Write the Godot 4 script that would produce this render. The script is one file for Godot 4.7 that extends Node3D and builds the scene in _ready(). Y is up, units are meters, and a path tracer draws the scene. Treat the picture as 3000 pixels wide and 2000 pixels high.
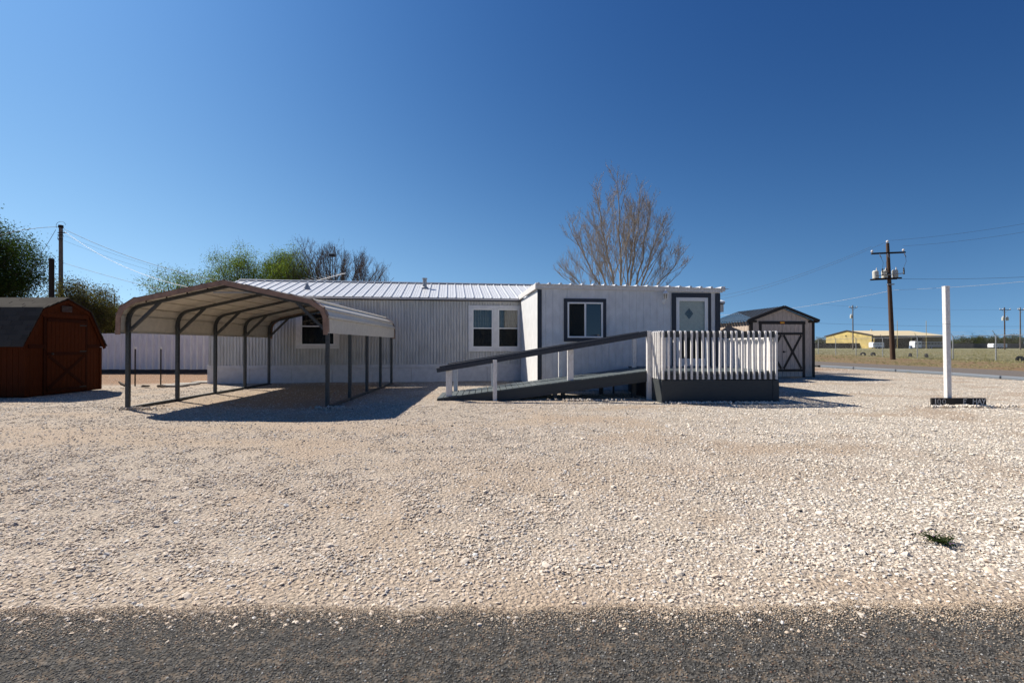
extends Node3D
# A one-storey mobile home with a wooden addition, ramp and deck, a metal carport and two sheds on a gravel lot.
# World: x right, y up, z = -depth. The camera stands at the origin of the plan, on the road, 1.29 m above the gravel pad.

const EYE := 1.29
var M := {}
var T := {}
var box_cache := {}
var used := {}
var rng := RandomNumberGenerator.new()
var nz := FastNoiseLite.new()

func _ready() -> void:
	rng.seed = 7
	nz.seed = 3
	nz.frequency = 1.0
	nz.noise_type = FastNoiseLite.TYPE_SIMPLEX_SMOOTH
	camera_and_light()
	materials()
	ground()
	home()
	addition()
	deck()
	ramp()
	carport()
	barn_shed()
	tan_shed()
	metal_fence()
	street_side()
	poles_and_wires()
	trees()
	yard_things()
	gravel()

# ------------------------------------------------------------------ camera, sky, sun
func camera_and_light() -> void:
	var cam := Camera3D.new()
	cam.name = "camera"
	cam.fov = 2.0 * rad_to_deg(atan(1000.0 / 1400.0))
	cam.near = 0.05
	cam.far = 4000.0
	cam.position = Vector3(0, EYE, 0)
	cam.rotation.x = atan(10.0 / 1400.0)
	add_child(cam)
	var sun_from := Vector3(-0.826 * cos(deg_to_rad(45.0)), sin(deg_to_rad(45.0)), -0.563 * cos(deg_to_rad(45.0))).normalized()
	var sun := DirectionalLight3D.new()
	sun.name = "sun"
	sun.light_color = Color(1.0, 0.96, 0.9)
	sun.light_energy = 1.32
	sun.light_angular_distance = 0.53
	sun.shadow_enabled = true
	sun.basis = Basis.looking_at(-sun_from, Vector3.UP)
	add_child(sun)
	var env := Environment.new()
	env.background_mode = Environment.BG_SKY
	var sky := Sky.new()
	var pano := PanoramaSkyMaterial.new()
	pano.panorama = ImageTexture.create_from_image(sky_image(sun_from))
	sky.sky_material = pano
	env.sky = sky
	env.background_energy_multiplier = 0.5
	env.tonemap_mode = Environment.TONE_MAPPER_LINEAR
	env.tonemap_exposure = 2.0
	env.sdfgi_enabled = true
	env.ssao_enabled = true
	env.ssil_enabled = true
	var we := WorldEnvironment.new()
	we.name = "world_environment"
	we.environment = env
	add_child(we)

# a clear sky: paler towards the horizon and towards the sun
func sky_image(sun_from: Vector3) -> Image:
	var w := 512
	var h := 256
	var im := Image.create(w, h, false, Image.FORMAT_RGBF)
	var a := Vector3(-6.0963, -4.1511, -2.4610)
	var b := Vector3(3.5253, 2.5419, 1.5341)
	var c := Vector3(4.9830, 3.7138, 2.6654)
	for y in h:
		var el := PI / 2 - (y + 0.5) / h * PI
		for x in w:
			var az := (x + 0.5) / w * TAU
			var dir := Vector3(sin(az) * cos(el), sin(el), -cos(az) * cos(el))
			var g := acos(clampf(dir.dot(sun_from), -1, 1))
			if g > PI / 2:
				g = PI / 2 - 0.45 * (g - PI / 2)
			g = sqrt(g * g + 0.03)
			var up := pow(1.0 - maxf(dir.y, 0.0), 2.0)
			var v := a + b * up + c * exp(-g)
			var col := Color(exp(v.x), exp(v.y), exp(v.z))
			if dir.y < 0.0:
				col = col.lerp(Color(0.26, 0.22, 0.18), smoothstep(0.0, 0.06, -dir.y))
			im.set_pixel(x, y, col)
	return im

# ------------------------------------------------------------------ materials
func noise_tex(freq: float, lo: float, hi: float, kind := 0, octaves := 4, size := 512, tint := Color(1, 1, 1)) -> NoiseTexture2D:
	var n := FastNoiseLite.new()
	n.seed = int(freq * 1000) + kind * 17 + octaves
	n.frequency = freq
	n.fractal_octaves = octaves
	if kind == 1:
		n.noise_type = FastNoiseLite.TYPE_CELLULAR
		n.cellular_return_type = FastNoiseLite.RETURN_CELL_VALUE
		n.fractal_type = FastNoiseLite.FRACTAL_NONE
	elif kind == 2:
		n.noise_type = FastNoiseLite.TYPE_CELLULAR
		n.cellular_return_type = FastNoiseLite.RETURN_DISTANCE
		n.fractal_type = FastNoiseLite.FRACTAL_NONE
	else:
		n.noise_type = FastNoiseLite.TYPE_SIMPLEX_SMOOTH
	var t := NoiseTexture2D.new()
	t.width = size
	t.height = size
	t.seamless = true
	t.normalize = true
	t.noise = n
	var g := Gradient.new()
	g.set_color(0, Color(lo, lo, lo))
	g.set_color(1, Color(hi * tint.r, hi * tint.g, hi * tint.b))
	t.color_ramp = g
	return t

func lin(r: float, g: float, b: float) -> Color:
	return Color(r, g, b).linear_to_srgb()

# a plain material: linear base colour, roughness, texture key with its scale per metre, relief key with cm
func mat(key: String, c: Color, rough: float, tex := "", scale := Vector3.ONE, bump := "", cm := 0.0, metal := 0.0, spec := 0.4) -> StandardMaterial3D:
	var m := StandardMaterial3D.new()
	m.resource_name = key
	m.albedo_color = lin(c.r, c.g, c.b)
	m.roughness = rough
	m.metallic = metal
	m.metallic_specular = spec
	if tex != "":
		m.albedo_texture = T[tex]
		m.uv1_triplanar = true
		m.uv1_world_triplanar = true
		m.uv1_scale = scale
	if bump != "":
		m.heightmap_enabled = true
		m.heightmap_texture = T[bump]
		m.heightmap_scale = cm
		m.uv1_triplanar = true
		m.uv1_world_triplanar = true
		m.uv1_scale = scale
	M[key] = m
	return m

func grime(key: String, scale: Vector3, tex := "grime") -> void:
	var m: StandardMaterial3D = M[key]
	m.detail_enabled = true
	m.detail_albedo = T[tex]
	m.detail_blend_mode = BaseMaterial3D.BLEND_MODE_MIX
	m.detail_uv_layer = BaseMaterial3D.DETAIL_UV_2
	m.uv2_triplanar = true
	m.uv2_world_triplanar = true
	m.uv2_scale = scale

# stains: see-through except in patches
func stain_tex(freq: float, c: Color, lo: float, hi: float, most: float) -> NoiseTexture2D:
	var t := noise_tex(freq, 0, 1, 0, 5)
	var g := Gradient.new()
	g.set_color(0, Color(c.r, c.g, c.b, 0))
	g.set_offset(0, lo)
	g.set_color(1, Color(c.r, c.g, c.b, most))
	g.set_offset(1, hi)
	t.color_ramp = g
	return t

func materials() -> void:
	T.mottle = noise_tex(0.012, 0.78, 1.0)
	T.soft = noise_tex(0.015, 0.9, 1.0)
	T.fine = noise_tex(0.09, 0.72, 1.0, 0, 3)
	T.soil = noise_tex(0.05, 0.6, 1.0, 0, 5)
	T.cells = noise_tex(0.06, 0.45, 1.0, 1, 1)
	T.pebble = noise_tex(0.06, 0.0, 1.0, 2, 1)
	T.bumpy = noise_tex(0.04, 0.0, 1.0, 0, 5)
	T.wood = noise_tex(0.02, 0.74, 1.0, 0, 5)
	T.grime = stain_tex(0.012, Color(0.36, 0.32, 0.27), 0.5, 1.0, 0.38)
	T.rust = stain_tex(0.02, Color(0.3, 0.16, 0.09), 0.6, 1.0, 0.7)
	T.dust = stain_tex(0.02, Color(0.62, 0.54, 0.45), 0.5, 1.0, 0.35)
	var g := mat("ground", Color(1, 1, 1), 0.95, "soil", Vector3(1.1, 1.1, 1.1), "bumpy", 2.0)
	g.vertex_color_use_as_albedo = true
	mat("asphalt", Color(0.085, 0.081, 0.074), 0.9, "cells", Vector3(2.2, 2.2, 2.2), "pebble", 0.7)
	grime("asphalt", Vector3(0.9, 0.9, 0.9), "dust")
	mat("street", Color(0.19, 0.165, 0.145), 0.9, "soil", Vector3(0.5, 0.5, 0.5))
	mat("siding_white", Color(0.66, 0.66, 0.64), 0.55, "soft", Vector3(1.4, 0.12, 1.4))
	grime("siding_white", Vector3(1.1, 0.16, 1.1))
	mat("skirt_white", Color(0.68, 0.67, 0.68), 0.6, "soft", Vector3(0.5, 0.5, 0.5))
	mat("roof_white", Color(0.6, 0.63, 0.67), 0.38, "soft", Vector3(0.5, 0.5, 0.5), "", 0, 0.0, 0.6)
	mat("board_white", Color(0.73, 0.745, 0.755), 0.6, "soft", Vector3(0.5, 0.3, 0.5))
	mat("paint_white", Color(0.76, 0.75, 0.74), 0.55, "soft", Vector3(2.5, 0.8, 2.5))
	grime("paint_white", Vector3(2.2, 1.1, 2.2), "dust")
	mat("trim_white", Color(0.8, 0.8, 0.8), 0.5, "soft", Vector3(0.5, 0.5, 0.5))
	mat("vinyl_white", Color(0.82, 0.82, 0.81), 0.35)
	mat("slate_paint", Color(0.045, 0.055, 0.075), 0.55, "wood", Vector3(3, 0.4, 3))
	mat("deck_paint", Color(0.045, 0.053, 0.058), 0.6, "soft", Vector3(0.5, 4, 4))
	mat("deck_board", Color(0.1, 0.125, 0.135), 0.5, "wood", Vector3(3, 3, 0.4))
	mat("galvanised", Color(0.07, 0.076, 0.078), 0.5, "mottle", Vector3(3, 3, 3), "", 0, 0.35, 0.5)
	mat("sheet_cream", Color(0.7, 0.645, 0.545), 0.45, "soft", Vector3(0.6, 0.6, 0.6))
	mat("trim_brown", Color(0.36, 0.225, 0.16), 0.5, "mottle", Vector3(1, 1, 1))
	mat("cedar", Color(0.082, 0.019, 0.005), 0.8, "wood", Vector3(4, 0.35, 4), "", 0, 0.0, 0.2)
	mat("cedar_dark", Color(0.045, 0.011, 0.004), 0.8, "wood", Vector3(4, 0.35, 4), "", 0, 0.0, 0.2)
	for i in 3:
		var k: float = [0.82, 0.95, 1.08][i]
		mat("shingle_%d" % i, Color(0.08 * k, 0.076 * k, 0.069 * k), 0.95, "fine", Vector3(3, 3, 3), "", 0, 0.0, 0.15)
	mat("tan_board", Color(0.68, 0.57, 0.485), 0.65, "wood", Vector3(4, 0.35, 4))
	mat("black_brown", Color(0.028, 0.021, 0.018), 0.5, "wood", Vector3(3, 0.5, 3))
	mat("dark_roof", Color(0.03, 0.026, 0.027), 0.9, "mottle", Vector3(1, 1, 1), "", 0, 0.0, 0.1)
	mat("fence_sheet", Color(0.84, 0.83, 0.83), 0.5, "soft", Vector3(0.6, 0.15, 0.6))
	mat("rail_dark", Color(0.05, 0.042, 0.04), 0.8)
	mat("pole_wood", Color(0.11, 0.065, 0.042), 0.85, "wood", Vector3(2, 0.15, 2))
	mat("pole_grey", Color(0.2, 0.17, 0.15), 0.85, "wood", Vector3(2, 0.15, 2))
	mat("pole_black", Color(0.03, 0.022, 0.018), 0.85, "wood", Vector3(2, 0.15, 2))
	mat("wire_dark", Color(0.03, 0.03, 0.03), 0.6)
	mat("wire_light", Color(0.55, 0.55, 0.55), 0.5)
	mat("steel_grey", Color(0.33, 0.34, 0.35), 0.45, "", Vector3.ONE, "", 0, 0.3)
	mat("transformer", Color(0.55, 0.55, 0.5), 0.5)
	mat("porcelain", Color(0.7, 0.68, 0.66), 0.2)
	mat("black", Color(0.015, 0.015, 0.016), 0.6)
	mat("rubber", Color(0.02, 0.02, 0.021), 0.8)
	mat("yellow_steel", Color(0.58, 0.45, 0.17), 0.5, "mottle", Vector3(0.05, 0.05, 0.05))
	mat("yellow_roof", Color(0.62, 0.52, 0.32), 0.4)
	mat("shaded_interior", Color(0.06, 0.055, 0.05), 0.9)  # dark tone stands in for the shade within the open barn
	mat("brown_screen", Color(0.075, 0.055, 0.048), 0.9, "soil", Vector3(0.3, 0.3, 0.3))
	mat("grey_screen", Color(0.13, 0.12, 0.11), 0.9)
	mat("trailer_white", Color(0.72, 0.74, 0.77), 0.4)
	mat("trailer_grey", Color(0.3, 0.29, 0.28), 0.45)
	mat("blue_plastic", Color(0.03, 0.1, 0.22), 0.4)
	mat("orange", Color(0.62, 0.19, 0.02), 0.5)
	mat("yellow_mark", Color(0.8, 0.55, 0.06), 0.5)
	mat("concrete", Color(0.52, 0.49, 0.44), 0.9, "soil", Vector3(1.5, 1.5, 1.5))
	mat("edging", Color(0.24, 0.28, 0.33), 0.6, "soil", Vector3(2, 2, 2))
	mat("door_paint", Color(0.68, 0.71, 0.62), 0.4, "soft", Vector3(1, 1, 1))
	mat("screen_mesh", Color(0.03, 0.032, 0.03), 0.8)
	mat("curtain", Color(0.34, 0.37, 0.31), 0.9, "wood", Vector3(5, 0.5, 5))
	mat("dark_cloth", Color(0.05, 0.045, 0.04), 0.9)
	mat("letter_white", Color(0.72, 0.7, 0.66), 0.7)
	mat("driftwood", Color(0.1, 0.075, 0.055), 0.9, "wood", Vector3(3, 3, 3))
	mat("blue_glass", Color(0.012, 0.02, 0.035), 0.04, "", Vector3.ONE, "", 0, 0.0, 0.62)
	mat("diamond_glass", Color(0.03, 0.045, 0.07), 0.25)
	var gl := StandardMaterial3D.new()
	gl.resource_name = "glass"
	gl.transparency = BaseMaterial3D.TRANSPARENCY_ALPHA
	gl.albedo_color = Color(0.05, 0.06, 0.06, 0.25)
	gl.roughness = 0.03
	gl.metallic_specular = 0.7
	M.glass = gl
	var gl2: StandardMaterial3D = gl.duplicate()
	gl2.resource_name = "glass_clear"
	gl2.albedo_color = Color(0.5, 0.56, 0.54, 0.15)
	M.glass_clear = gl2
	gl2.metallic_specular = 0.35
	var gl3: StandardMaterial3D = gl.duplicate()
	gl3.resource_name = "lantern_glass"
	gl3.albedo_color = Color(0.6, 0.55, 0.42, 0.5)
	gl3.roughness = 0.2
	M.lantern_glass = gl3
	var sc := mat("screen_cloth", Color(0.02, 0.021, 0.02), 0.9)
	sc.transparency = BaseMaterial3D.TRANSPARENCY_ALPHA
	sc.albedo_color.a = 0.55
	for e in [["leaf", Color(1, 1, 1)], ["stone", Color(1, 1, 1)], ["bark_tint", Color(1, 1, 1)]]:
		var m := mat(e[0], e[1], 0.85)
		m.vertex_color_use_as_albedo = true
	var lf: StandardMaterial3D = M.leaf
	lf.roughness = 0.9
	lf.metallic_specular = 0.15
	lf.backlight_enabled = true
	lf.backlight = lin(0.75, 0.8, 0.35)

# ------------------------------------------------------------------ nodes
func numbered(called: String) -> String:
	var n: int = used.get(called, 0)
	used[called] = n + 1
	return called if n == 0 else "%s_%03d" % [called, n]

func tag(o: Node, label := "", category := "", group := "", kind := "") -> Node:
	for e in [["label", label], ["category", category], ["group", group], ["kind", kind]]:
		if e[1] != "":
			o.set_meta(e[0], e[1])
	return o

func thing(called: String, label: String, category: String, at: Vector3, turn := 0.0, group := "") -> Node3D:
	var o := Node3D.new()
	o.name = numbered(called)
	add_child(o)
	o.position = at
	o.rotation.y = deg_to_rad(turn)
	tag(o, label, category, group)
	return o

func part(parent: Node, called: String, mesh: Mesh, m: Variant, t := Transform3D.IDENTITY) -> MeshInstance3D:
	var o := MeshInstance3D.new()
	o.name = called if parent != self else numbered(called)
	o.mesh = mesh
	o.material_override = M[m] if m is String else m
	o.transform = t
	parent.add_child(o, true)
	return o

func box(parent: Node, called: String, c: Vector3, size: Vector3, m: Variant, bev := 0.006, b := Basis.IDENTITY) -> MeshInstance3D:
	return part(parent, called, box_mesh(size, bev), m, Transform3D(b, c))

# box given by its two corners
func bx(parent: Node, called: String, lo: Vector3, hi: Vector3, m: Variant, bev := 0.006) -> MeshInstance3D:
	return box(parent, called, (lo + hi) / 2, hi - lo, m, bev)

# a straight bar between two points, its section w across and h up
func bar(parent: Node, called: String, a: Vector3, b: Vector3, w: float, h: float, m: Variant, bev := 0.004, up := Vector3.UP) -> MeshInstance3D:
	return part(parent, called, box_mesh(Vector3(w, h, (b - a).length()), bev), m, Transform3D(Basis.looking_at(b - a, up), (a + b) / 2))

func V(x: float, h: float, d: float) -> Vector3:
	return Vector3(x, h, -d)

# ------------------------------------------------------------------ shapes
func new_st() -> SurfaceTool:
	var st := SurfaceTool.new()
	st.begin(Mesh.PRIMITIVE_TRIANGLES)
	return st

# counter-clockwise seen from outside; wound clockwise for Godot
func tri(st: SurfaceTool, a: Vector3, b: Vector3, c: Vector3) -> void:
	var n := (b - a).cross(c - a).normalized()
	st.set_normal(n)
	st.add_vertex(a)
	st.set_normal(n)
	st.add_vertex(c)
	st.set_normal(n)
	st.add_vertex(b)

func quad(st: SurfaceTool, a: Vector3, b: Vector3, c: Vector3, d: Vector3) -> void:
	tri(st, a, b, c)
	tri(st, a, c, d)

# a face of a convex solid round the point o, turned outwards
func face(st: SurfaceTool, o: Vector3, p: Array) -> void:
	var mid := Vector3.ZERO
	for q in p:
		mid += q
	mid /= p.size()
	var n: Vector3 = (p[1] - p[0]).cross(p[2] - p[0])
	var flip := n.dot(mid - o) < 0
	for i in range(1, p.size() - 1):
		if flip:
			tri(st, p[0], p[i + 1], p[i])
		else:
			tri(st, p[0], p[i], p[i + 1])

func box_into(st: SurfaceTool, t: Transform3D, size: Vector3, bev := 0.0) -> void:
	var h := size / 2
	var o := t.origin
	bev = minf(bev, minf(h.x, minf(h.y, h.z)) * 0.6)
	var pt := func(s: Vector3, k: int) -> Vector3:
		var q := Vector3(h.x - bev, h.y - bev, h.z - bev)
		q[k] = h[k]
		return t * (q * s)
	for k in 3:
		var l := (k + 1) % 3
		var m := (k + 2) % 3
		for s in [-1.0, 1.0]:
			var ring := []
			for e in [[-1.0, -1.0], [1.0, -1.0], [1.0, 1.0], [-1.0, 1.0]]:
				var v := Vector3.ONE
				v[k] = s
				v[l] = e[0]
				v[m] = e[1]
				ring.append(pt.call(v, k))
			face(st, o, ring)
		if bev > 0:
			for e in [[-1.0, -1.0], [1.0, -1.0], [1.0, 1.0], [-1.0, 1.0]]:
				var a := Vector3.ONE
				a[l] = e[0]
				a[m] = e[1]
				var b := a
				a[k] = -1.0
				b[k] = 1.0
				face(st, o, [pt.call(a, l), pt.call(b, l), pt.call(b, m), pt.call(a, m)])
	if bev > 0:
		for sx in [-1.0, 1.0]:
			for sy in [-1.0, 1.0]:
				for sz in [-1.0, 1.0]:
					var v := Vector3(sx, sy, sz)
					face(st, o, [pt.call(v, 0), pt.call(v, 1), pt.call(v, 2)])

func box_mesh(size: Vector3, bev := 0.006) -> ArrayMesh:
	var key := "%.4f %.4f %.4f %.4f" % [size.x, size.y, size.z, bev]
	if not box_cache.has(key):
		var st := new_st()
		box_into(st, Transform3D.IDENTITY, size, bev)
		box_cache[key] = st.commit()
	return box_cache[key]

# a round tube through points, radius at each
func tube(st: SurfaceTool, p: Array, r: Array, sides := 6, cap := true, col: Variant = null) -> void:
	var n := p.size()
	var rings := []
	var side := Vector3.ZERO
	for i in n:
		var dir: Vector3 = (p[mini(i + 1, n - 1)] - p[maxi(i - 1, 0)]).normalized()
		if i == 0:
			side = dir.cross(Vector3.UP if absf(dir.y) < 0.9 else Vector3.RIGHT).normalized()
		else:
			side = (side - dir * side.dot(dir)).normalized()
		var other := dir.cross(side)
		var ring := []
		for k in sides:
			var a := TAU * k / sides
			ring.append(side * cos(a) + other * sin(a))
		rings.append(ring)
	for i in n - 1:
		for k in sides:
			var k2 := (k + 1) % sides
			var q := [[i, k], [i, k2], [i + 1, k2], [i + 1, k]]
			for e in [0, 2, 1, 0, 3, 2]:
				var nn: Vector3 = rings[q[e][0]][q[e][1]]
				if col != null:
					st.set_color(col)
				st.set_normal(nn)
				st.add_vertex(p[q[e][0]] + nn * r[q[e][0]])
	if cap:
		for end in [0, n - 1]:
			var out: Vector3 = (p[0] - p[1]) if end == 0 else (p[n - 1] - p[n - 2])
			for k in range(1, sides - 1):
				var a: Vector3 = p[end] + rings[end][0] * r[end]
				var b: Vector3 = p[end] + rings[end][k] * r[end]
				var c: Vector3 = p[end] + rings[end][k + 1] * r[end]
				if col != null:
					st.set_color(col)
				if (b - a).cross(c - a).dot(out) > 0:
					tri(st, a, b, c)
				else:
					tri(st, a, c, b)

func tube_mesh(p: Array, r: Array, sides := 8) -> ArrayMesh:
	var st := new_st()
	tube(st, p, r, sides)
	return st.commit()

# a sheet or bar of thickness h swept along a path that lies across the direction wide (its width w along it)
func sweep(st: SurfaceTool, p: Array, wide: Vector3, w: float, h: float) -> void:
	var n := p.size()
	var off := []
	for i in n:
		var d0: Vector3 = (p[i] - p[maxi(i - 1, 0)]).normalized() if i > 0 else (p[1] - p[0]).normalized()
		var d1: Vector3 = (p[mini(i + 1, n - 1)] - p[i]).normalized() if i < n - 1 else d0
		var n0 := wide.cross(d0).normalized()
		var n1 := wide.cross(d1).normalized()
		var m := (n0 + n1).normalized()
		off.append(m * (h / 2) / maxf(m.dot(n0), 0.3))
	var half := wide.normalized() * w / 2
	for i in n - 1:
		var a0: Vector3 = p[i] - off[i] - half
		var a1: Vector3 = p[i] + off[i] - half
		var a2: Vector3 = p[i] + off[i] + half
		var a3: Vector3 = p[i] - off[i] + half
		var b0: Vector3 = p[i + 1] - off[i + 1] - half
		var b1: Vector3 = p[i + 1] + off[i + 1] - half
		var b2: Vector3 = p[i + 1] + off[i + 1] + half
		var b3: Vector3 = p[i + 1] - off[i + 1] + half
		var o: Vector3 = (p[i] + p[i + 1]) / 2
		face(st, o, [a0, a1, b1, b0])
		face(st, o, [a1, a2, b2, b1])
		face(st, o, [a2, a3, b3, b2])
		face(st, o, [a3, a0, b0, b3])
		if i == 0:
			face(st, o, [a0, a1, a2, a3])
		if i == n - 2:
			face(st, o, [b0, b1, b2, b3])

func sweep_mesh(p: Array, wide: Vector3, w: float, h: float) -> ArrayMesh:
	var st := new_st()
	sweep(st, p, wide, w, h)
	return st.commit()

# a flat polygon in the xy plane given thickness along z (convex)
func plate(pts: Array, z0: float, z1: float) -> ArrayMesh:
	var st := new_st()
	var mid := Vector3.ZERO
	for q in pts:
		mid += Vector3(q.x, q.y, (z0 + z1) / 2)
	mid /= pts.size()
	face(st, mid, pts.map(func(q): return Vector3(q.x, q.y, z0)))
	face(st, mid, pts.map(func(q): return Vector3(q.x, q.y, z1)))
	for i in pts.size():
		var a: Vector2 = pts[i]
		var b: Vector2 = pts[(i + 1) % pts.size()]
		face(st, mid, [Vector3(a.x, a.y, z0), Vector3(b.x, b.y, z0), Vector3(b.x, b.y, z1), Vector3(a.x, a.y, z1)])
	return st.commit()

# a surface of revolution round y
func lathe(prof: Array, sides := 12) -> ArrayMesh:
	var st := new_st()
	for i in prof.size() - 1:
		var a: Vector2 = prof[i]
		var b: Vector2 = prof[i + 1]
		for k in sides:
			var t0 := TAU * k / sides
			var t1 := TAU * (k + 1) / sides
			var p0 := Vector3(cos(t0) * a.x, a.y, sin(t0) * a.x)
			var p1 := Vector3(cos(t1) * a.x, a.y, sin(t1) * a.x)
			var p2 := Vector3(cos(t1) * b.x, b.y, sin(t1) * b.x)
			var p3 := Vector3(cos(t0) * b.x, b.y, sin(t0) * b.x)
			if a.x > 0.0005:
				tri(st, p0, p2, p1)
			if b.x > 0.0005:
				tri(st, p0, p3, p2)
	return st.commit()

# rectangles [x0, x1, y0, y1] left of one after taking others out
func cut(r: Array, holes: Array) -> Array:
	var left := [r]
	for h in holes:
		var next := []
		for q in left:
			if h[0] >= q[1] or h[1] <= q[0] or h[2] >= q[3] or h[3] <= q[2]:
				next.append(q)
				continue
			if h[0] > q[0]:
				next.append([q[0], h[0], q[2], q[3]])
			if h[1] < q[1]:
				next.append([h[1], q[1], q[2], q[3]])
			var a: float = maxf(q[0], h[0])
			var b: float = minf(q[1], h[1])
			if h[2] > q[2]:
				next.append([a, b, q[2], h[2]])
			if h[3] < q[3]:
				next.append([a, b, h[3], q[3]])
		left = next
	return left

# upright ribbed sheet in the xy plane facing +z, profile [x, z] repeated with a pitch
func ribbed(st: SurfaceTool, r: Array, z: float, pitch: float, prof: Array) -> void:
	var pts := []
	var k := int(floor(r[0] / pitch))
	while k * pitch < r[1]:
		for e in prof:
			pts.append(Vector2(k * pitch + e[0], z + e[1]))
		k += 1
	pts.append(Vector2(k * pitch + prof[0][0], z + prof[0][1]))
	for i in pts.size() - 1:
		var a: Vector2 = pts[i]
		var b: Vector2 = pts[i + 1]
		if b.x <= r[0] or a.x >= r[1] or b.x - a.x < 1e-5:
			continue
		if a.x < r[0]:
			a = a.lerp(b, (r[0] - a.x) / (b.x - a.x))
		if b.x > r[1]:
			b = a.lerp(b, (r[1] - a.x) / (b.x - a.x))
		quad(st, Vector3(a.x, r[2], a.y), Vector3(b.x, r[2], b.y), Vector3(b.x, r[3], b.y), Vector3(a.x, r[3], a.y))

# a window: frame bars as one mesh with panes (and curtain) below it
func window(parent: Node, called: String, r: Array, z: float, split: String, glass: Array, curtain := "") -> Node3D:
	var st := new_st()
	var f := 0.045
	var dep := 0.07
	for e in [[r[0], r[0] + f, r[2], r[3]], [r[1] - f, r[1], r[2], r[3]], [r[0] + f, r[1] - f, r[2], r[2] + f], [r[0] + f, r[1] - f, r[3] - f, r[3]]]:
		box_into(st, Transform3D(Basis.IDENTITY, Vector3((e[0] + e[1]) / 2, (e[2] + e[3]) / 2, z)), Vector3(e[1] - e[0], e[3] - e[2], dep), 0.005)
	var ym: float = (r[2] + r[3]) / 2
	var xm: float = (r[0] + r[1]) / 2
	if split == "h":
		box_into(st, Transform3D(Basis.IDENTITY, Vector3(xm, ym, z)), Vector3(r[1] - r[0] - 2 * f, 0.04, dep * 0.8), 0.005)
	else:
		box_into(st, Transform3D(Basis.IDENTITY, Vector3(xm, ym, z)), Vector3(0.05, r[3] - r[2] - 2 * f, dep * 0.8), 0.005)
	var w := part(parent, called, st.commit(), "vinyl_white")
	var panes := [[r[0] + f, r[1] - f, ym + 0.02, r[3] - f], [r[0] + f, r[1] - f, r[2] + f, ym - 0.02]] if split == "h" else [[r[0] + f, xm - 0.025, r[2] + f, r[3] - f], [xm + 0.025, r[1] - f, r[2] + f, r[3] - f]]
	for i in 2:
		var q: Array = panes[i]
		box(w, "pane", Vector3((q[0] + q[1]) / 2, (q[2] + q[3]) / 2, z - 0.005 - 0.012 * i), Vector3(q[1] - q[0], q[3] - q[2], 0.006), glass[i], 0.0)
	if curtain != "":
		var cs := new_st()
		var n := 40
		for i in n:
			var xa: float = lerpf(r[0], r[1], float(i) / n)
			var xb: float = lerpf(r[0], r[1], float(i + 1) / n)
			var za := z - 0.13 + 0.02 * sin(i * 1.3) + 0.008 * sin(i * 3.1)
			var zb := z - 0.13 + 0.02 * sin((i + 1) * 1.3) + 0.008 * sin((i + 1) * 3.1)
			quad(cs, Vector3(xa, r[2] - 0.05, za), Vector3(xb, r[2] - 0.05, zb), Vector3(xb, r[3] + 0.02, zb), Vector3(xa, r[3] + 0.02, za))
		part(w, "curtain", cs.commit(), curtain)
	return w

# four boards round an opening
func casing(parent: Node, r: Array, inner: Array, z: float, dep: float, m: String, called := "window_trim", sill := true) -> void:
	bx(parent, called, Vector3(r[0], inner[3], z), Vector3(r[1], r[3], z + dep), m)
	if sill:
		bx(parent, called, Vector3(r[0], r[2], z), Vector3(r[1], inner[2], z + dep), m)
	bx(parent, called, Vector3(r[0], inner[2] if sill else r[2], z), Vector3(inner[0], inner[3], z + dep - 0.002), m)
	bx(parent, called, Vector3(inner[1], inner[2] if sill else r[2], z), Vector3(r[1], inner[3], z + dep - 0.002), m)

# ------------------------------------------------------------------ ground
func road_edge(x: float) -> float:
	return 2.67 + 0.05 * nz.get_noise_2d(x * 0.6, 5.0) + 0.045 * nz.get_noise_2d(x * 2.6, 9.0) + 0.03 * nz.get_noise_2d(x * 9.0, 3.0) + 0.008 * x

func gh(x: float, d: float) -> float:
	var h := -0.2 + 0.2 * smoothstep(2.9, 7.6, d)
	var rough := smoothstep(2.6, 3.4, d) * (1.0 - smoothstep(40.0, 80.0, d)) * (1.0 - smoothstep(17.0, 19.0, x))
	h += rough * (0.02 * nz.get_noise_2d(x * 0.45, d * 0.6) + 0.009 * nz.get_noise_2d(x * 1.7 + 40, d * 1.7))
	return h

# bare sandy bands in the gravel: wheel tracks and the strip by the road
func sandy(x: float, d: float) -> float:
	var s := 0.0
	s = maxf(s, exp(-pow((d - 2.92 - 0.12 * nz.get_noise_2d(x * 0.4, 2.0)) / 0.2, 2.0)) * clampf(0.65 + 0.7 * nz.get_noise_2d(x * 0.5, 77.0), 0.0, 1.0))
	s = maxf(s, 0.9 * exp(-pow((d - 7.6 - 0.05 * x - 0.4 * nz.get_noise_2d(x * 0.2, 12.0)) / 0.5, 2.0)) * smoothstep(3.0, -5.0, x))
	s = maxf(s, 0.6 * exp(-pow((d - 5.4 + 0.08 * x) / 0.35, 2.0)) * smoothstep(-4.0, 0.0, x) * smoothstep(7.0, 2.0, x))
	s = maxf(s, 0.8 * smoothstep(9.4, 10.2, d) * smoothstep(15.8, 15.0, d) * smoothstep(-8.0, -7.4, x) * smoothstep(-3.2, -3.9, x))
	s = maxf(s, 0.95 * exp(-pow((d - 6.1 + 0.1 * x - 0.25 * nz.get_noise_2d(x * 0.3, 31.0)) / 0.28, 2.0)) * smoothstep(0.5, -3.0, x))
	s = maxf(s, 0.92 * smoothstep(-0.05, 0.5, nz.get_noise_2d(x * 0.32 + 9, d * 0.55) + 0.25 * nz.get_noise_2d(x * 1.9, d * 2.4)))
	return clampf(s, 0.0, 1.0)

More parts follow.
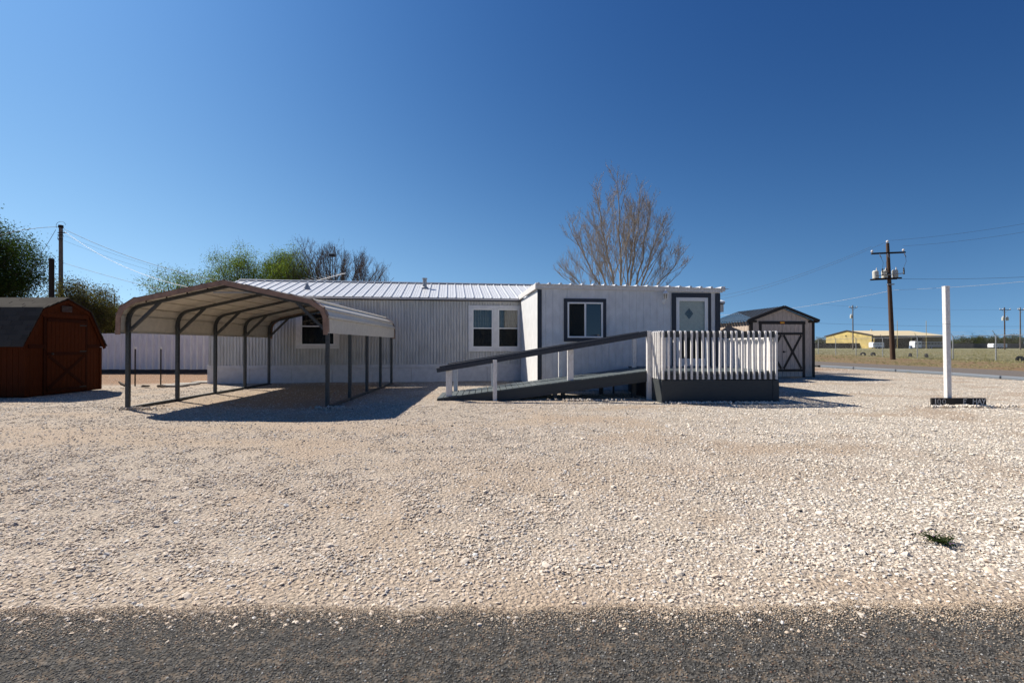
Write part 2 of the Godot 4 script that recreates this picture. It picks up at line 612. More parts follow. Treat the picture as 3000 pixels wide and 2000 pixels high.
func soil(x: float, d: float) -> Color:
	var sand := Color(0.54, 0.43, 0.325)
	var pale := Color(0.56, 0.48, 0.395)
	var red := Color(0.34, 0.2, 0.115)
	var field := Color(0.26, 0.25, 0.13)
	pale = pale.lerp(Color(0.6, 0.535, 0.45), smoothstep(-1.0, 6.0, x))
	var c := pale.lerp(sand, sandy(x, d))
	c = c.lerp(Color(0.46, 0.345, 0.24), 0.6 * smoothstep(9.4, 10.2, d) * smoothstep(16.0, 15.4, d) * smoothstep(-8.0, -7.4, x) * smoothstep(-3.4, -4.0, x))
	var n := nz.get_noise_2d(x * 0.25, d * 0.4)
	c = c.lerp(red, smoothstep(14.6 + n, 16.6 + n, d) * smoothstep(-8.6, -9.8, x))
	c = c.lerp(red, smoothstep(21.0, 26.0, d) * (1.0 - smoothstep(15.0, 19.0, x)))
	var e := x + 0.1045 * (d - 23.5)
	c = c.lerp(Color(0.3, 0.25, 0.14), smoothstep(18.1, 18.7, e))
	c = c.lerp(Color(0.30, 0.185, 0.105).lerp(Color(0.25, 0.21, 0.1), clampf(0.5 + n * 1.4, 0, 1)), smoothstep(23.0, 26.0, e))
	var fence := 37.5 + 0.15 * (d - 37.0)
	c = c.lerp(field.lerp(Color(0.33, 0.285, 0.16), clampf(0.45 + 1.2 * n, 0, 1)), smoothstep(fence - 3.0, fence - 0.5, x + n * 2.0))
	c = c.lerp(field, smoothstep(60.0, 120.0, d) * 0.7)
	return c

func ground() -> void:
	var xs := []
	var ds := []
	for v in [[-900.0, -300.0, 200.0], [-300.0, -60.0, 40.0], [-60.0, -16.0, 4.0], [-16.0, 20.0, 0.3], [20.0, 60.0, 1.6], [60.0, 300.0, 20.0], [300.0, 900.0, 200.0]]:
		var q: float = v[0]
		while q < v[1] - 1e-3:
			xs.append(q)
			q += v[2]
	xs.append(900.0)
	for v in [[-300.0, -20.0, 70.0], [-20.0, 2.0, 2.0], [2.0, 18.0, 0.25], [18.0, 40.0, 1.0], [40.0, 120.0, 5.0], [120.0, 300.0, 30.0], [300.0, 1500.0, 200.0]]:
		var q: float = v[0]
		while q < v[1] - 1e-3:
			ds.append(q)
			q += v[2]
	ds.append(1500.0)
	var pos := PackedVector3Array()
	var col := PackedColorArray()
	var nor := PackedVector3Array()
	var idx := PackedInt32Array()
	for d in ds:
		for x in xs:
			pos.append(V(x, gh(x, d), d))
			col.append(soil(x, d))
			var e := 0.08
			nor.append(Vector3(gh(x - e, d) - gh(x + e, d), 2 * e, gh(x, d + e) - gh(x, d - e)).normalized())
	var w := xs.size()
	for j in ds.size() - 1:
		for i in w - 1:
			var a := j * w + i
			idx.append_array(PackedInt32Array([a, a + w, a + w + 1, a, a + w + 1, a + 1]))
	var arr := []
	arr.resize(Mesh.ARRAY_MAX)
	arr[Mesh.ARRAY_VERTEX] = pos
	arr[Mesh.ARRAY_NORMAL] = nor
	arr[Mesh.ARRAY_COLOR] = col
	arr[Mesh.ARRAY_INDEX] = idx
	var m := ArrayMesh.new()
	m.add_surface_from_arrays(Mesh.PRIMITIVE_TRIANGLES, arr)
	tag(part(self, "ground", m, "ground"), "", "", "", "structure")
	# the road that the camera stands on
	var st := new_st()
	var x := -40.0
	while x < 40.0:
		var step := 0.08 if absf(x) < 6 else 0.5
		var y := -0.192
		quad(st, V(x, y, -4.2), V(x + step, y, -4.2), V(x + step, y, road_edge(x + step)), V(x, y, road_edge(x)))
		quad(st, V(x, y - 0.02, road_edge(x) + 0.03), V(x, y, road_edge(x)), V(x + step, y, road_edge(x + step)), V(x + step, y - 0.02, road_edge(x + step) + 0.03))
		x += step
	tag(part(self, "road", st.commit(), "asphalt"), "", "", "", "structure")
	# the side street, running away on the right
	st = new_st()
	var a := V(19.3 + 0.1045 * 20, 0.012, 3.5)
	var b := V(19.3 - 0.1045 * 270, 0.012, 293.5)
	quad(st, a, a + Vector3(5.6, 0, 0), b + Vector3(5.6, 0, 0), b)
	tag(part(self, "side_street", st.commit(), "street"), "", "", "", "structure")

# ------------------------------------------------------------------ gravel
func stone_mesh(s: int, fine: bool) -> ArrayMesh:
	var r := RandomNumberGenerator.new()
	r.seed = s
	var g := (1.0 + sqrt(5.0)) / 2.0
	var p := []
	for e in [[-1, g, 0], [1, g, 0], [-1, -g, 0], [1, -g, 0], [0, -1, g], [0, 1, g], [0, -1, -g], [0, 1, -g], [g, 0, -1], [g, 0, 1], [-g, 0, -1], [-g, 0, 1]]:
		var q := Vector3(e[0], e[1], e[2]).normalized() * r.randf_range(0.72, 1.2)
		if fine:
			q = q * Vector3(1, 1, 1)
		p.append(q * Vector3(1.0, r.randf_range(0.85, 1.1), 1.0) * 0.5)
	var st := new_st()
	for f in [[0, 11, 5], [0, 5, 1], [0, 1, 7], [0, 7, 10], [0, 10, 11], [1, 5, 9], [5, 11, 4], [11, 10, 2], [10, 7, 6], [7, 1, 8], [3, 9, 4], [3, 4, 2], [3, 2, 6], [3, 6, 8], [3, 8, 9], [4, 9, 5], [2, 4, 11], [6, 2, 10], [8, 6, 7], [9, 8, 1]]:
		face(st, Vector3.ZERO, [p[f[0]], p[f[1]], p[f[2]]])
	return st.commit()

func scatter(parent: Node, called: String, mesh: Mesh, m: String, buf: PackedFloat32Array) -> void:
	var mm := MultiMesh.new()
	mm.transform_format = MultiMesh.TRANSFORM_3D
	mm.use_colors = true
	mm.mesh = mesh
	mm.instance_count = buf.size() / 16
	mm.buffer = buf
	var o := MultiMeshInstance3D.new()
	o.name = called
	o.multimesh = mm
	o.material_override = M[m]
	parent.add_child(o, true)
	o.set_meta("kind", "stuff")

func put(buf: PackedFloat32Array, b: Basis, o: Vector3, c: Color) -> void:
	buf.append_array(PackedFloat32Array([b.x.x, b.y.x, b.z.x, o.x, b.x.y, b.y.y, b.z.y, o.y, b.x.z, b.y.z, b.z.z, o.z, c.r, c.g, c.b, 1.0]))

# the rock is paler on the right of the lot, browner on the left
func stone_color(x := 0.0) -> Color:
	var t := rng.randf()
	var to_right := smoothstep(-3.0, 5.0, x)
	var k := rng.randf_range(0.78, 1.12) * lerpf(0.96, 1.1, to_right)
	if t < lerpf(0.5, 0.72, to_right):
		return Color(0.6 * k, lerpf(0.525, 0.55, to_right) * k, lerpf(0.44, 0.475, to_right) * k)
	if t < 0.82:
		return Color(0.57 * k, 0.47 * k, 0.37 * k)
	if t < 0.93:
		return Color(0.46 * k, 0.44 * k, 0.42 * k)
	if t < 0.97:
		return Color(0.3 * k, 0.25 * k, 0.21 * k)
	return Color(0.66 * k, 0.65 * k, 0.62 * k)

func blocked(x: float, d: float) -> bool:
	# inside the footprints of house, addition, deck and sheds
	if d > 16.4 + 0.105 * (x + 3.5) and x > -10.5 and x < 9.0:
		return true
	if x > 3.4 and x < 5.9 and d > 10.75 and d < 13.4:
		return true
	if d > 13.25 + 0.105 * x and x > 0.4 and x < 6.0:
		return true
	if x > 9.1 and x < 12.0 and d > 18.7:
		return true
	return x < -11.8 and d > 11.6 and d < 13.8

func gravel() -> void:
	var root := Node3D.new()
	root.name = "gravel"
	add_child(root)
	tag(root, "pale crushed limestone gravel covering the lot", "gravel", "", "stuff")
	var kinds := 6
	var bufs := []
	for k in kinds:
		bufs.append(PackedFloat32Array())
	# bands of depth: from, to, stones per square metre, least and largest size in metres
	var bands := [[2.36, 3.6, 5200.0, 0.006, 0.032], [3.6, 5.2, 3600.0, 0.007, 0.034], [5.2, 7.5, 2000.0, 0.009, 0.034], [7.5, 10.5, 950.0, 0.011, 0.036], [10.5, 14.0, 420.0, 0.014, 0.038], [14.0, 20.0, 170.0, 0.018, 0.042], [20.0, 30.0, 50.0, 0.025, 0.05]]
	for b in bands:
		var half: float = 1.08 * b[1] + 2.6
		var area: float = 2.0 * half * (b[1] - b[0])
		for i in int(area * b[2]):
			var x := rng.randf_range(-half, half)
			var d := rng.randf_range(b[0], b[1])
			if absf(x) > 1.08 * d + 2.6 or x > 18.3 - 0.1 * (d - 20.0):
				continue
			var edge := d - road_edge(x)
			if edge < 0.2 and rng.randf() > pow(clampf((edge + 0.3) / 0.5, 0.0, 1.0), 1.8):
				continue
			var bare := sandy(x, d)
			if rng.randf() < bare * 0.88:
				continue
			if d > 14.5 and x < -8.8 and rng.randf() < 0.85:
				continue
			if d > 9.0 and blocked(x, d):
				continue
			var t := rng.randf()
			var s: float = lerpf(b[3], b[4], t * t * t)
			if edge > 0.1 and rng.randf() < 0.0035 * (1.0 - bare):
				s = rng.randf_range(0.03, 0.065)
			var bs := Basis.from_euler(Vector3(rng.randf_range(-0.5, 0.5), rng.randf() * TAU, rng.randf_range(-0.5, 0.5))) * Basis.from_scale(Vector3(s * rng.randf_range(0.9, 1.6), s * rng.randf_range(0.35, 0.65), s * rng.randf_range(0.8, 1.1)))
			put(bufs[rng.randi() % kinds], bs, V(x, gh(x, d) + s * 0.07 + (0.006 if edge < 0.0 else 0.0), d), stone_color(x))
	for i in 30000:
		var x := rng.randf_range(-4.8, 4.8)
		var d := road_edge(x) + 0.06 - absf(rng.randfn(0, 0.13 + 0.08 * nz.get_noise_2d(x * 0.8, 60.0)))
		var s := rng.randf_range(0.003, 0.009)
		var bs := Basis.from_euler(Vector3(rng.randf(), rng.randf() * TAU, rng.randf())) * Basis.from_scale(Vector3(s * 1.3, s * 0.6, s))
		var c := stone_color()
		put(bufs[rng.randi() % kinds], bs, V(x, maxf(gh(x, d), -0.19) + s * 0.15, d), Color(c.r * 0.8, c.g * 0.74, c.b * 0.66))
	# loose heaps pushed up against the skirts of deck, sign and carport legs
	for hp in [[3.9, 10.5, 0.5, 0.12, 260], [5.5, 10.55, 0.55, 0.14, 300], [4.7, 10.52, 0.3, 0.1, 80], [9.3, 9.93, 0.75, 0.14, 420], [10.25, 10.0, 0.3, 0.12, 160], [1.7, 11.0, 0.7, 0.12, 160], [-7.5, 9.6, 0.45, 0.16, 120], [-3.7, 9.7, 0.4, 0.2, 120]]:
		for i in hp[4]:
			var x: float = hp[0] + rng.randfn(0, hp[2] * 0.5)
			var d: float = hp[1] - absf(rng.randfn(0, hp[3] * 0.6))
			var s := rng.randf_range(0.02, 0.055)
			var bs := Basis.from_euler(Vector3(rng.randf() * TAU, rng.randf() * TAU, rng.randf() * TAU)) * Basis.from_scale(Vector3(s, s * 0.75, s))
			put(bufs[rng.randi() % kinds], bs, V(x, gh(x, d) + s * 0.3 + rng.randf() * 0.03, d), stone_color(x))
	for k in kinds:
		scatter(root, "stones", stone_mesh(100 + k, false), "stone", bufs[k])
	# the chips of the worn chip-seal surface
	var chips := Node3D.new()
	chips.name = "road_chips"
	add_child(chips)
	tag(chips, "dark grey stone chips of the worn road surface", "road surface", "", "stuff")
	var cb := [PackedFloat32Array(), PackedFloat32Array(), PackedFloat32Array()]
	for i in 80000:
		var x := rng.randf_range(-4.9, 4.9)
		var d := rng.randf_range(1.75, 2.78)
		if d > road_edge(x) + 0.04 * rng.randfn():
			continue
		var wear := nz.get_noise_2d(x * 1.3 + 20, d * 2.0)
		if rng.randf() < 0.22 + 0.25 * wear:
			continue
		var s := rng.randf_range(0.005, 0.011)
		var t := rng.randf()
		var k := rng.randf_range(0.7, 1.25)
		var c := Color(0.092 * k, 0.091 * k, 0.087 * k)
		if t < 0.13 + 0.02 * x:
			c = Color(0.2 * k, 0.165 * k, 0.125 * k)
		elif t < 0.17 + 0.02 * x:
			c = Color(0.14 * k, 0.085 * k, 0.06 * k)
		elif t > 0.965:
			c = Color(0.32 * k, 0.32 * k, 0.31 * k)
		var bs := Basis.from_euler(Vector3(rng.randf_range(-0.4, 0.4), rng.randf() * TAU, rng.randf_range(-0.4, 0.4))) * Basis.from_scale(Vector3(s * 1.25, s * 0.7, s))
		put(cb[i % 3], bs, V(x, -0.192 + s * 0.1, d), c)
	for k in 3:
		scatter(chips, "chips", stone_mesh(300 + k, true), "stone", cb[k])

# ------------------------------------------------------------------ the mobile home
func home() -> void:
	var h := thing("mobile_home", "long white corrugated mobile home with pale ribbed metal roof behind the carport", "house", V(-3.5, 0, 16.72), 7.5)
	var x0 := -6.64
	var x1 := 11.05
	var w1 := [-3.715, -2.595, 1.278, 2.57]
	var w2 := [2.098, 2.841, 1.19, 2.577]
	var w3 := [3.019, 3.774, 1.19, 2.577]
	var rib := [[0.0, 0.0], [0.04, 0.0], [0.05, 0.034], [0.09, 0.034], [0.1, 0.0]]
	var st := new_st()
	for q in cut([x0, x1, 0.6, 2.68], [w1, w2, w3]):
		ribbed(st, q, 0.0, 0.101, rib)
	part(h, "siding", st.commit(), "siding_white")
	st = new_st()
	ribbed(st, [x0, x1, 2.68, 2.95], 0.006, 0.101, rib)
	part(h, "frieze", st.commit(), "siding_white")
	bx(h, "frieze_seam", Vector3(x0, 2.668, 0.034), Vector3(x1, 2.688, 0.05), "siding_white", 0.003)
	bx(h, "belt_trim", Vector3(x0 - 0.03, 0.49, -0.02), Vector3(x1, 0.605, 0.035), "skirt_white")
	var x := x0 - 0.03
	while x < x1:
		var e := minf(x + 1.33, x1)
		bx(h, "skirting_panel", Vector3(x + 0.004, -0.05, -0.045), Vector3(e - 0.004, 0.489, 0.012 + 0.004 * sin(x * 5.0)), "skirt_white", 0.004)
		x += 1.33
	bx(h, "skirting_panel", Vector3(x0 - 0.03, -0.05, -5.5), Vector3(x0 + 0.02, 0.6, -0.05), "skirt_white")
	bx(h, "skirt_vent", Vector3(-0.62, 0.07, 0.012), Vector3(-0.42, 0.11, 0.03), "skirt_white", 0.004)
	# ends and back
	st = new_st()
	quad(st, Vector3(x0, 0.6, -5.55), Vector3(x0, 0.6, 0), Vector3(x0, 2.95, 0), Vector3(x0, 2.95, -5.55))
	tri(st, Vector3(x0, 2.95, -5.55), Vector3(x0, 2.95, 0), Vector3(x0, 3.77, -2.8))
	part(h, "end_wall", st.commit(), "siding_white")
	st = new_st()
	quad(st, Vector3(x1, 0, 0), Vector3(x1, 0, -5.55), Vector3(x1, 2.95, -5.55), Vector3(x1, 2.95, 0))
	tri(st, Vector3(x1, 2.95, 0), Vector3(x1, 2.95, -5.55), Vector3(x1, 3.77, -2.8))
	part(h, "end_wall", st.commit(), "siding_white")
	bx(h, "back_wall", Vector3(x0, 0, -5.6), Vector3(x1, 2.95, -5.55), "siding_white")
	bx(h, "floor", Vector3(x0 + 0.05, 0.55, -5.5), Vector3(x1 - 0.05, 0.6, -0.06), "dark_cloth")
	# porch beam under the roof at the far right end
	bx(h, "porch_beam", Vector3(x1 + 0.02, 2.55, -0.08), Vector3(x1 + 0.66, 2.9, -0.02), "siding_white")
	bx(h, "porch_beam", Vector3(x1 + 0.6, 2.55, -5.5), Vector3(x1 + 0.66, 2.9, -0.09), "siding_white")
	# roof: ribbed panels from eave to ridge
	var eave := Vector3(0, 2.94, 0.16)
	var ridge := Vector3(0, 3.8, -2.8)
	var run := (ridge - eave).length()
	var pitch := 0.318
	var prof := [[0.0, 0.0], [0.012, 0.032], [0.04, 0.032], [0.052, 0.0], [0.135, 0.0], [0.142, 0.006], [0.158, 0.006], [0.165, 0.0], [0.21, 0.0], [0.217, 0.006], [0.233, 0.006], [0.24, 0.0], [0.318, 0.0]]
	var pst := new_st()
	for i in prof.size() - 1:
		var a := Vector3(prof[i][0], prof[i][1], 0)
		var b := Vector3(prof[i + 1][0], prof[i + 1][1], 0)
		var z := Vector3(0, 0, -run)
		quad(pst, a, b, b + z, a + z)
		quad(pst, Vector3(a.x, -0.004, 0), Vector3(b.x, -0.004, 0), b, a)
	var panel := pst.commit()
	var tilt := Basis(Vector3.RIGHT, atan2(0.86, 2.96))
	x = x0 - 0.14
	while x < x1 + 0.6:
		part(h, "roof_panel", panel, "roof_white", Transform3D(tilt, Vector3(x, eave.y, eave.z)))
		x += pitch
	var back := new_st()
	quad(back, Vector3(x0 - 0.14, 3.8, -2.8), Vector3(x, 3.8, -2.8), Vector3(x, 2.94, -5.76), Vector3(x0 - 0.14, 2.94, -5.76))
	part(h, "roof_back", back.commit(), "roof_white")
	bar(h, "ridge_cap", Vector3(x0 - 0.15, 3.815, -2.8), Vector3(x, 3.815, -2.8), 0.26, 0.05, "roof_white", 0.02)
	bx(h, "eave_trim", Vector3(x0 - 0.14, 2.875, 0.1), Vector3(x, 2.932, 0.15), "skirt_white")
	bx(h, "soffit", Vector3(x0 - 0.1, 2.84, -0.02), Vector3(x, 2.872, 0.135), "slate_paint")  # dark tone paints in the shadow line below the eave trim
	bar(h, "rake_trim", Vector3(x0 - 0.15, 2.92, 0.14), Vector3(x0 - 0.15, 3.78, -2.8), 0.03, 0.09, "roof_white")
	bx(h, "fascia_board", Vector3(2.35, 2.79, 0.03), Vector3(x0 + 10.4, 2.835, 0.06), "siding_white", 0.003)
	# windows
	window(h, "window", w1, 0.01, "h", ["glass", "glass"], "dark_cloth")
	casing(h, [-3.854, -2.449, 1.161, 2.75], w1, 0.012, 0.05, "trim_white")
	window(h, "window", w2, 0.01, "h", ["glass", "glass"], "curtain")
	window(h, "window", w3, 0.01, "h", ["glass", "glass"], "curtain")
	bx(h, "window_trim", Vector3(1.96, 2.577, 0.012), Vector3(3.896, 2.695, 0.06), "trim_white")
	bx(h, "window_trim", Vector3(1.96, 1.058, 0.012), Vector3(3.896, 1.19, 0.06), "trim_white")
	for e in [[1.96, 2.098], [2.841, 3.019], [3.774, 3.896]]:
		bx(h, "window_trim", Vector3(e[0], 1.19, 0.012), Vector3(e[1], 2.577, 0.058), "trim_white")
	# insect screens on the lower halves
	for e in [w1, w2, w3]:
		bx(h, "insect_screen", Vector3(e[0] + 0.05, e[2] + 0.05, 0.014), Vector3(e[1] - 0.05, (e[2] + e[3]) / 2 - 0.02, 0.016), "screen_cloth", 0.0)
	# things through the roof
	var on_roof := func(px: float, t: float) -> Vector3: return Vector3(px, lerpf(eave.y, ridge.y, t), lerpf(eave.z, ridge.z, t))
	var p: Vector3 = on_roof.call(0.35, 0.62)
	part(h, "vent_pipe", lathe([Vector2(0, -0.1), Vector2(0.16, -0.1), Vector2(0.15, 0.02), Vector2(0.085, 0.06), Vector2(0.075, 0.34), Vector2(0.1, 0.35), Vector2(0.1, 0.39), Vector2(0, 0.4)], 14), "steel_grey", Transform3D(Basis.IDENTITY, p))
	p = on_roof.call(-3.85, 0.45)
	part(h, "roof_vent", lathe([Vector2(0, -0.06), Vector2(0.15, -0.06), Vector2(0.1, 0.06), Vector2(0.05, 0.16), Vector2(0.05, 0.2), Vector2(0, 0.21)], 12), "steel_grey", Transform3D(Basis.IDENTITY, p))

# ------------------------------------------------------------------ the addition
func addition() -> void:
	var a := thing("house_addition", "white board-sided room with slate blue trim, storm door and sliding window", "house", V(0.735, 0, 13.2), 6.0)
	var w := 5.245
	var dep := 3.9
	var win := [0.807, 1.815, 1.486, 2.478]
	var door := [3.954, 4.904, 0.6, 2.642]
	var top := func(x: float) -> float: return 2.86 - 0.055 * x / 5.245
	# siding boards, split round the openings
	var x := 0.0
	var k := 0
	while x < w - 0.01:
		var e := minf(x + 0.2, w)
		for q in cut([x + 0.002, e - 0.002, 0.02, top.call(x)], [win, door]):
			if q[1] - q[0] > 0.01:
				bx(a, "siding_board", Vector3(q[0], q[2], -0.03), Vector3(q[1], q[3], 0.0), "board_white", 0.0015)
		x += 0.2
		k += 1
	bx(a, "wall_core", Vector3(0, 0.02, -0.07), Vector3(win[0], 2.8, -0.032), "board_white", 0.0)
	bx(a, "wall_core", Vector3(win[1], 0.02, -0.07), Vector3(door[0], 2.8, -0.032), "board_white", 0.0)
	bx(a, "wall_core", Vector3(win[0], 0.02, -0.07), Vector3(win[1], win[2], -0.032), "board_white", 0.0)
	bx(a, "wall_core", Vector3(win[0], win[3], -0.07), Vector3(win[1], 2.8, -0.032), "board_white", 0.0)
	bx(a, "wall_core", Vector3(door[1], 0.02, -0.07), Vector3(w, 2.8, -0.032), "board_white", 0.0)
	# side walls
	for s in [0, 1]:
		var z := -0.03
		while z > -dep:
			var ze := maxf(z - 0.2, -dep)
			var sx: float = 0.0 if s == 0 else w
			bx(a, "siding_board", Vector3(sx - 0.015, 0.02, ze + 0.003), Vector3(sx + 0.015, 2.86, z - 0.003), "board_white", 0.004)
			z -= 0.2
	# fascia, corner boards
	var st := new_st()
	box_into(st, Transform3D.IDENTITY, Vector3(w + 0.2, 0.13, 0.05), 0.006)
	part(a, "fascia", st.commit(), "paint_white", Transform3D(Basis(Vector3.BACK, -0.0105), Vector3(w / 2, 2.885, 0.03)))
	bx(a, "fascia_end", Vector3(w + 0.05, 2.83, -0.1), Vector3(w + 0.17, 2.96, 0.075), "paint_white")
	bar(a, "side_fascia", Vector3(-0.06, 2.92, 0.06), Vector3(-0.06, 2.98, -dep - 0.1), 0.05, 0.16, "paint_white")
	bar(a, "side_fascia", Vector3(w + 0.08, 2.85, -0.1), Vector3(w + 0.08, 2.93, -dep - 0.1), 0.05, 0.13, "paint_white")
	bx(a, "corner_board", Vector3(-0.035, 0.02, 0.001), Vector3(0.085, 2.82, 0.03), "slate_paint")
	bx(a, "corner_board", Vector3(w - 0.105, 0.02, 0.001), Vector3(w + 0.02, 2.77, 0.03), "slate_paint")
	bx(a, "corner_board", Vector3(w + 0.016, 0.02, -0.12), Vector3(w + 0.04, 2.77, 0.03), "slate_paint")
	# low roof of ribbed sheet, seen on its edge
	var rs := new_st()
	var prof := [[0.0, 0.0], [0.02, 0.0], [0.045, 0.052], [0.09, 0.052], [0.115, 0.0], [0.313, 0.0]]
	for i in prof.size() - 1:
		var p0 := Vector3(prof[i][0], prof[i][1], 0)
		var p1 := Vector3(prof[i + 1][0], prof[i + 1][1], 0)
		var z := Vector3(0, 0.1, -dep - 0.25)
		quad(rs, p0, p1, p1 + z, p0 + z)
		quad(rs, Vector3(p0.x, -0.006, 0), Vector3(p1.x, -0.006, 0), p1, p0)
	var sheet := rs.commit()
	x = -0.08
	while x < w:
		part(a, "roof_panel", sheet, "roof_white", Transform3D(Basis(Vector3.BACK, -0.0105), Vector3(x, 2.958 - 0.0105 * x, 0.09)))
		x += 0.313
	# window
	window(a, "window", win, 0.015, "v", ["glass", "blue_glass"], "")
	bx(a, "insect_screen", Vector3(0.86, 1.535, 0.026), Vector3(1.285, 2.43, 0.028), "screen_cloth", 0.0)
	casing(a, [0.707, 1.914, 1.382, 2.579], win, 0.003, 0.035, "slate_paint")
	# door with storm door
	casing(a, [3.832, 5.003, 0.6, 2.769], door, 0.003, 0.04, "slate_paint", "door_trim", false)
	bx(a, "door_jamb", Vector3(3.956, 0.6, -0.06), Vector3(3.99, 2.64, 0.05), "vinyl_white")
	bx(a, "door_jamb", Vector3(4.868, 0.6, -0.06), Vector3(4.902, 2.64, 0.05), "vinyl_white")
	bx(a, "door_jamb", Vector3(3.991, 2.61, -0.06), Vector3(4.867, 2.64, 0.05), "vinyl_white")
	var leaf := bx(a, "door", Vector3(3.992, 0.62, -0.06), Vector3(4.866, 2.608, -0.02), "door_paint")
	var dm := leaf.position
	var dia := plate([Vector2(0.13, 0), Vector2(0, 0.17), Vector2(-0.13, 0), Vector2(0, -0.17)], 0, 0.008)
	part(leaf, "diamond_window", dia, "diamond_glass", Transform3D(Basis.IDENTITY, Vector3(4.36, 2.185, -0.019) - dm))
	var fr := new_st()
	for e in [[4.36 - 0.07, 2.185 + 0.09, 0.7], [4.36 + 0.07, 2.185 + 0.09, -0.7], [4.36 - 0.07, 2.185 - 0.09, -0.7], [4.36 + 0.07, 2.185 - 0.09, 0.7]]:
		var ang := atan2(0.18, 0.14) * signf(e[2])
		box_into(fr, Transform3D(Basis(Vector3.BACK, ang), Vector3(e[0], e[1], -0.012) - dm), Vector3(0.245, 0.02, 0.014), 0.003)
	part(leaf, "diamond_frame", fr.commit(), "door_paint")
	var sd := new_st()
	for e in [[3.993, 4.05, 0.63, 2.606], [4.808, 4.865, 0.63, 2.606], [4.05, 4.808, 2.54, 2.606], [4.05, 4.808, 0.63, 0.9], [4.05, 4.808, 1.56, 1.62]]:
		box_into(sd, Transform3D(Basis.IDENTITY, Vector3((e[0] + e[1]) / 2, (e[2] + e[3]) / 2, 0.03)), Vector3(e[1] - e[0], e[3] - e[2], 0.03), 0.004)
	var storm := part(a, "storm_door", sd.commit(), "vinyl_white")
	bx(storm, "pane", Vector3(4.05, 1.62, 0.026), Vector3(4.808, 2.54, 0.031), "glass_clear", 0.0)
	bx(storm, "insect_screen", Vector3(4.05, 0.9, 0.024), Vector3(4.808, 1.56, 0.027), "screen_mesh", 0.0)
	bar(storm, "handle", Vector3(4.03, 1.5, 0.065), Vector3(4.03, 1.66, 0.065), 0.018, 0.02, "black", 0.004, Vector3.RIGHT)
	bx(a, "door_sill", Vector3(3.832, 0.55, -0.06), Vector3(5.003, 0.6, 0.09), "steel_grey")
	bx(a, "floor", Vector3(0.05, 0.5, -dep), Vector3(w - 0.05, 0.55, -0.075), "dark_cloth")
	# lantern by the door
	var l := thing("wall_lantern", "small white coach lantern on the wall beside the storm door", "lantern", V(0, 0, 0), 6.0)
	l.position = a.transform * Vector3(3.6, 2.46, 0.0)
	part(l, "back_plate", lathe([Vector2(0, 0), Vector2(0.055, 0), Vector2(0.05, 0.015), Vector2(0.02, 0.03), Vector2(0, 0.03)], 12), "vinyl_white", Transform3D(Basis(Vector3.RIGHT, PI / 2) * Basis.from_scale(Vector3(1, 1, 1.4)), Vector3(0, 0.06, 0.003)))
	part(l, "arm", tube_mesh([Vector3(0, 0.06, 0.03), Vector3(0, 0.02, 0.07), Vector3(0, 0.06, 0.12), Vector3(0, 0.13, 0.13)], [0.012, 0.012, 0.012, 0.012], 6), "vinyl_white")
	part(l, "glass", lathe([Vector2(0, 0.13), Vector2(0.045, 0.13), Vector2(0.07, 0.27), Vector2(0, 0.27)], 6), "lantern_glass", Transform3D(Basis.IDENTITY, Vector3(0, 0, 0.13)))
	for i in 6:
		var c := cos(TAU * i / 6)
		var s := sin(TAU * i / 6)
		bar(l, "cage_bar", Vector3(0.047 * c, 0.125, 0.13 + 0.047 * s), Vector3(0.073 * c, 0.272, 0.13 + 0.073 * s), 0.012, 0.012, "vinyl_white", 0.002)
	part(l, "cap", lathe([Vector2(0, 0.268), Vector2(0.088, 0.268), Vector2(0.08, 0.29), Vector2(0.045, 0.33), Vector2(0.02, 0.345), Vector2(0.016, 0.365), Vector2(0.022, 0.375), Vector2(0, 0.4)], 12), "vinyl_white", Transform3D(Basis.IDENTITY, Vector3(0, 0, 0.13)))
	part(l, "base_cup", lathe([Vector2(0, 0.11), Vector2(0.03, 0.112), Vector2(0.05, 0.132), Vector2(0, 0.132)], 12), "vinyl_white", Transform3D(Basis.IDENTITY, Vector3(0, 0, 0.13)))

# ------------------------------------------------------------------ deck
func picket_mesh(len: float, w: float) -> ArrayMesh:
	# a square baluster with a slanted top that falls away from the rail; stands from 0 up, front at +z
	var p := [Vector2(-w / 2, 0), Vector2(w / 2, 0), Vector2(w / 2, len - 0.035), Vector2(-w / 2, len)]
	var st := new_st()
	var o := Vector3(0, len / 2, 0)
	var bev := 0.004
	var ring := []
	for q in p:
		ring.append([Vector3(-w / 2, q.y, q.x), Vector3(w / 2, q.y, q.x)])
	face(st, o, [ring[0][0], ring[1][0], ring[2][0], ring[3][0]])
	face(st, o, [ring[0][1], ring[1][1], ring[2][1], ring[3][1]])
	for i in 4:
		var j := (i + 1) % 4
		face(st, o, [ring[i][0], ring[j][0], ring[j][1], ring[i][1]])
	return st.commit()

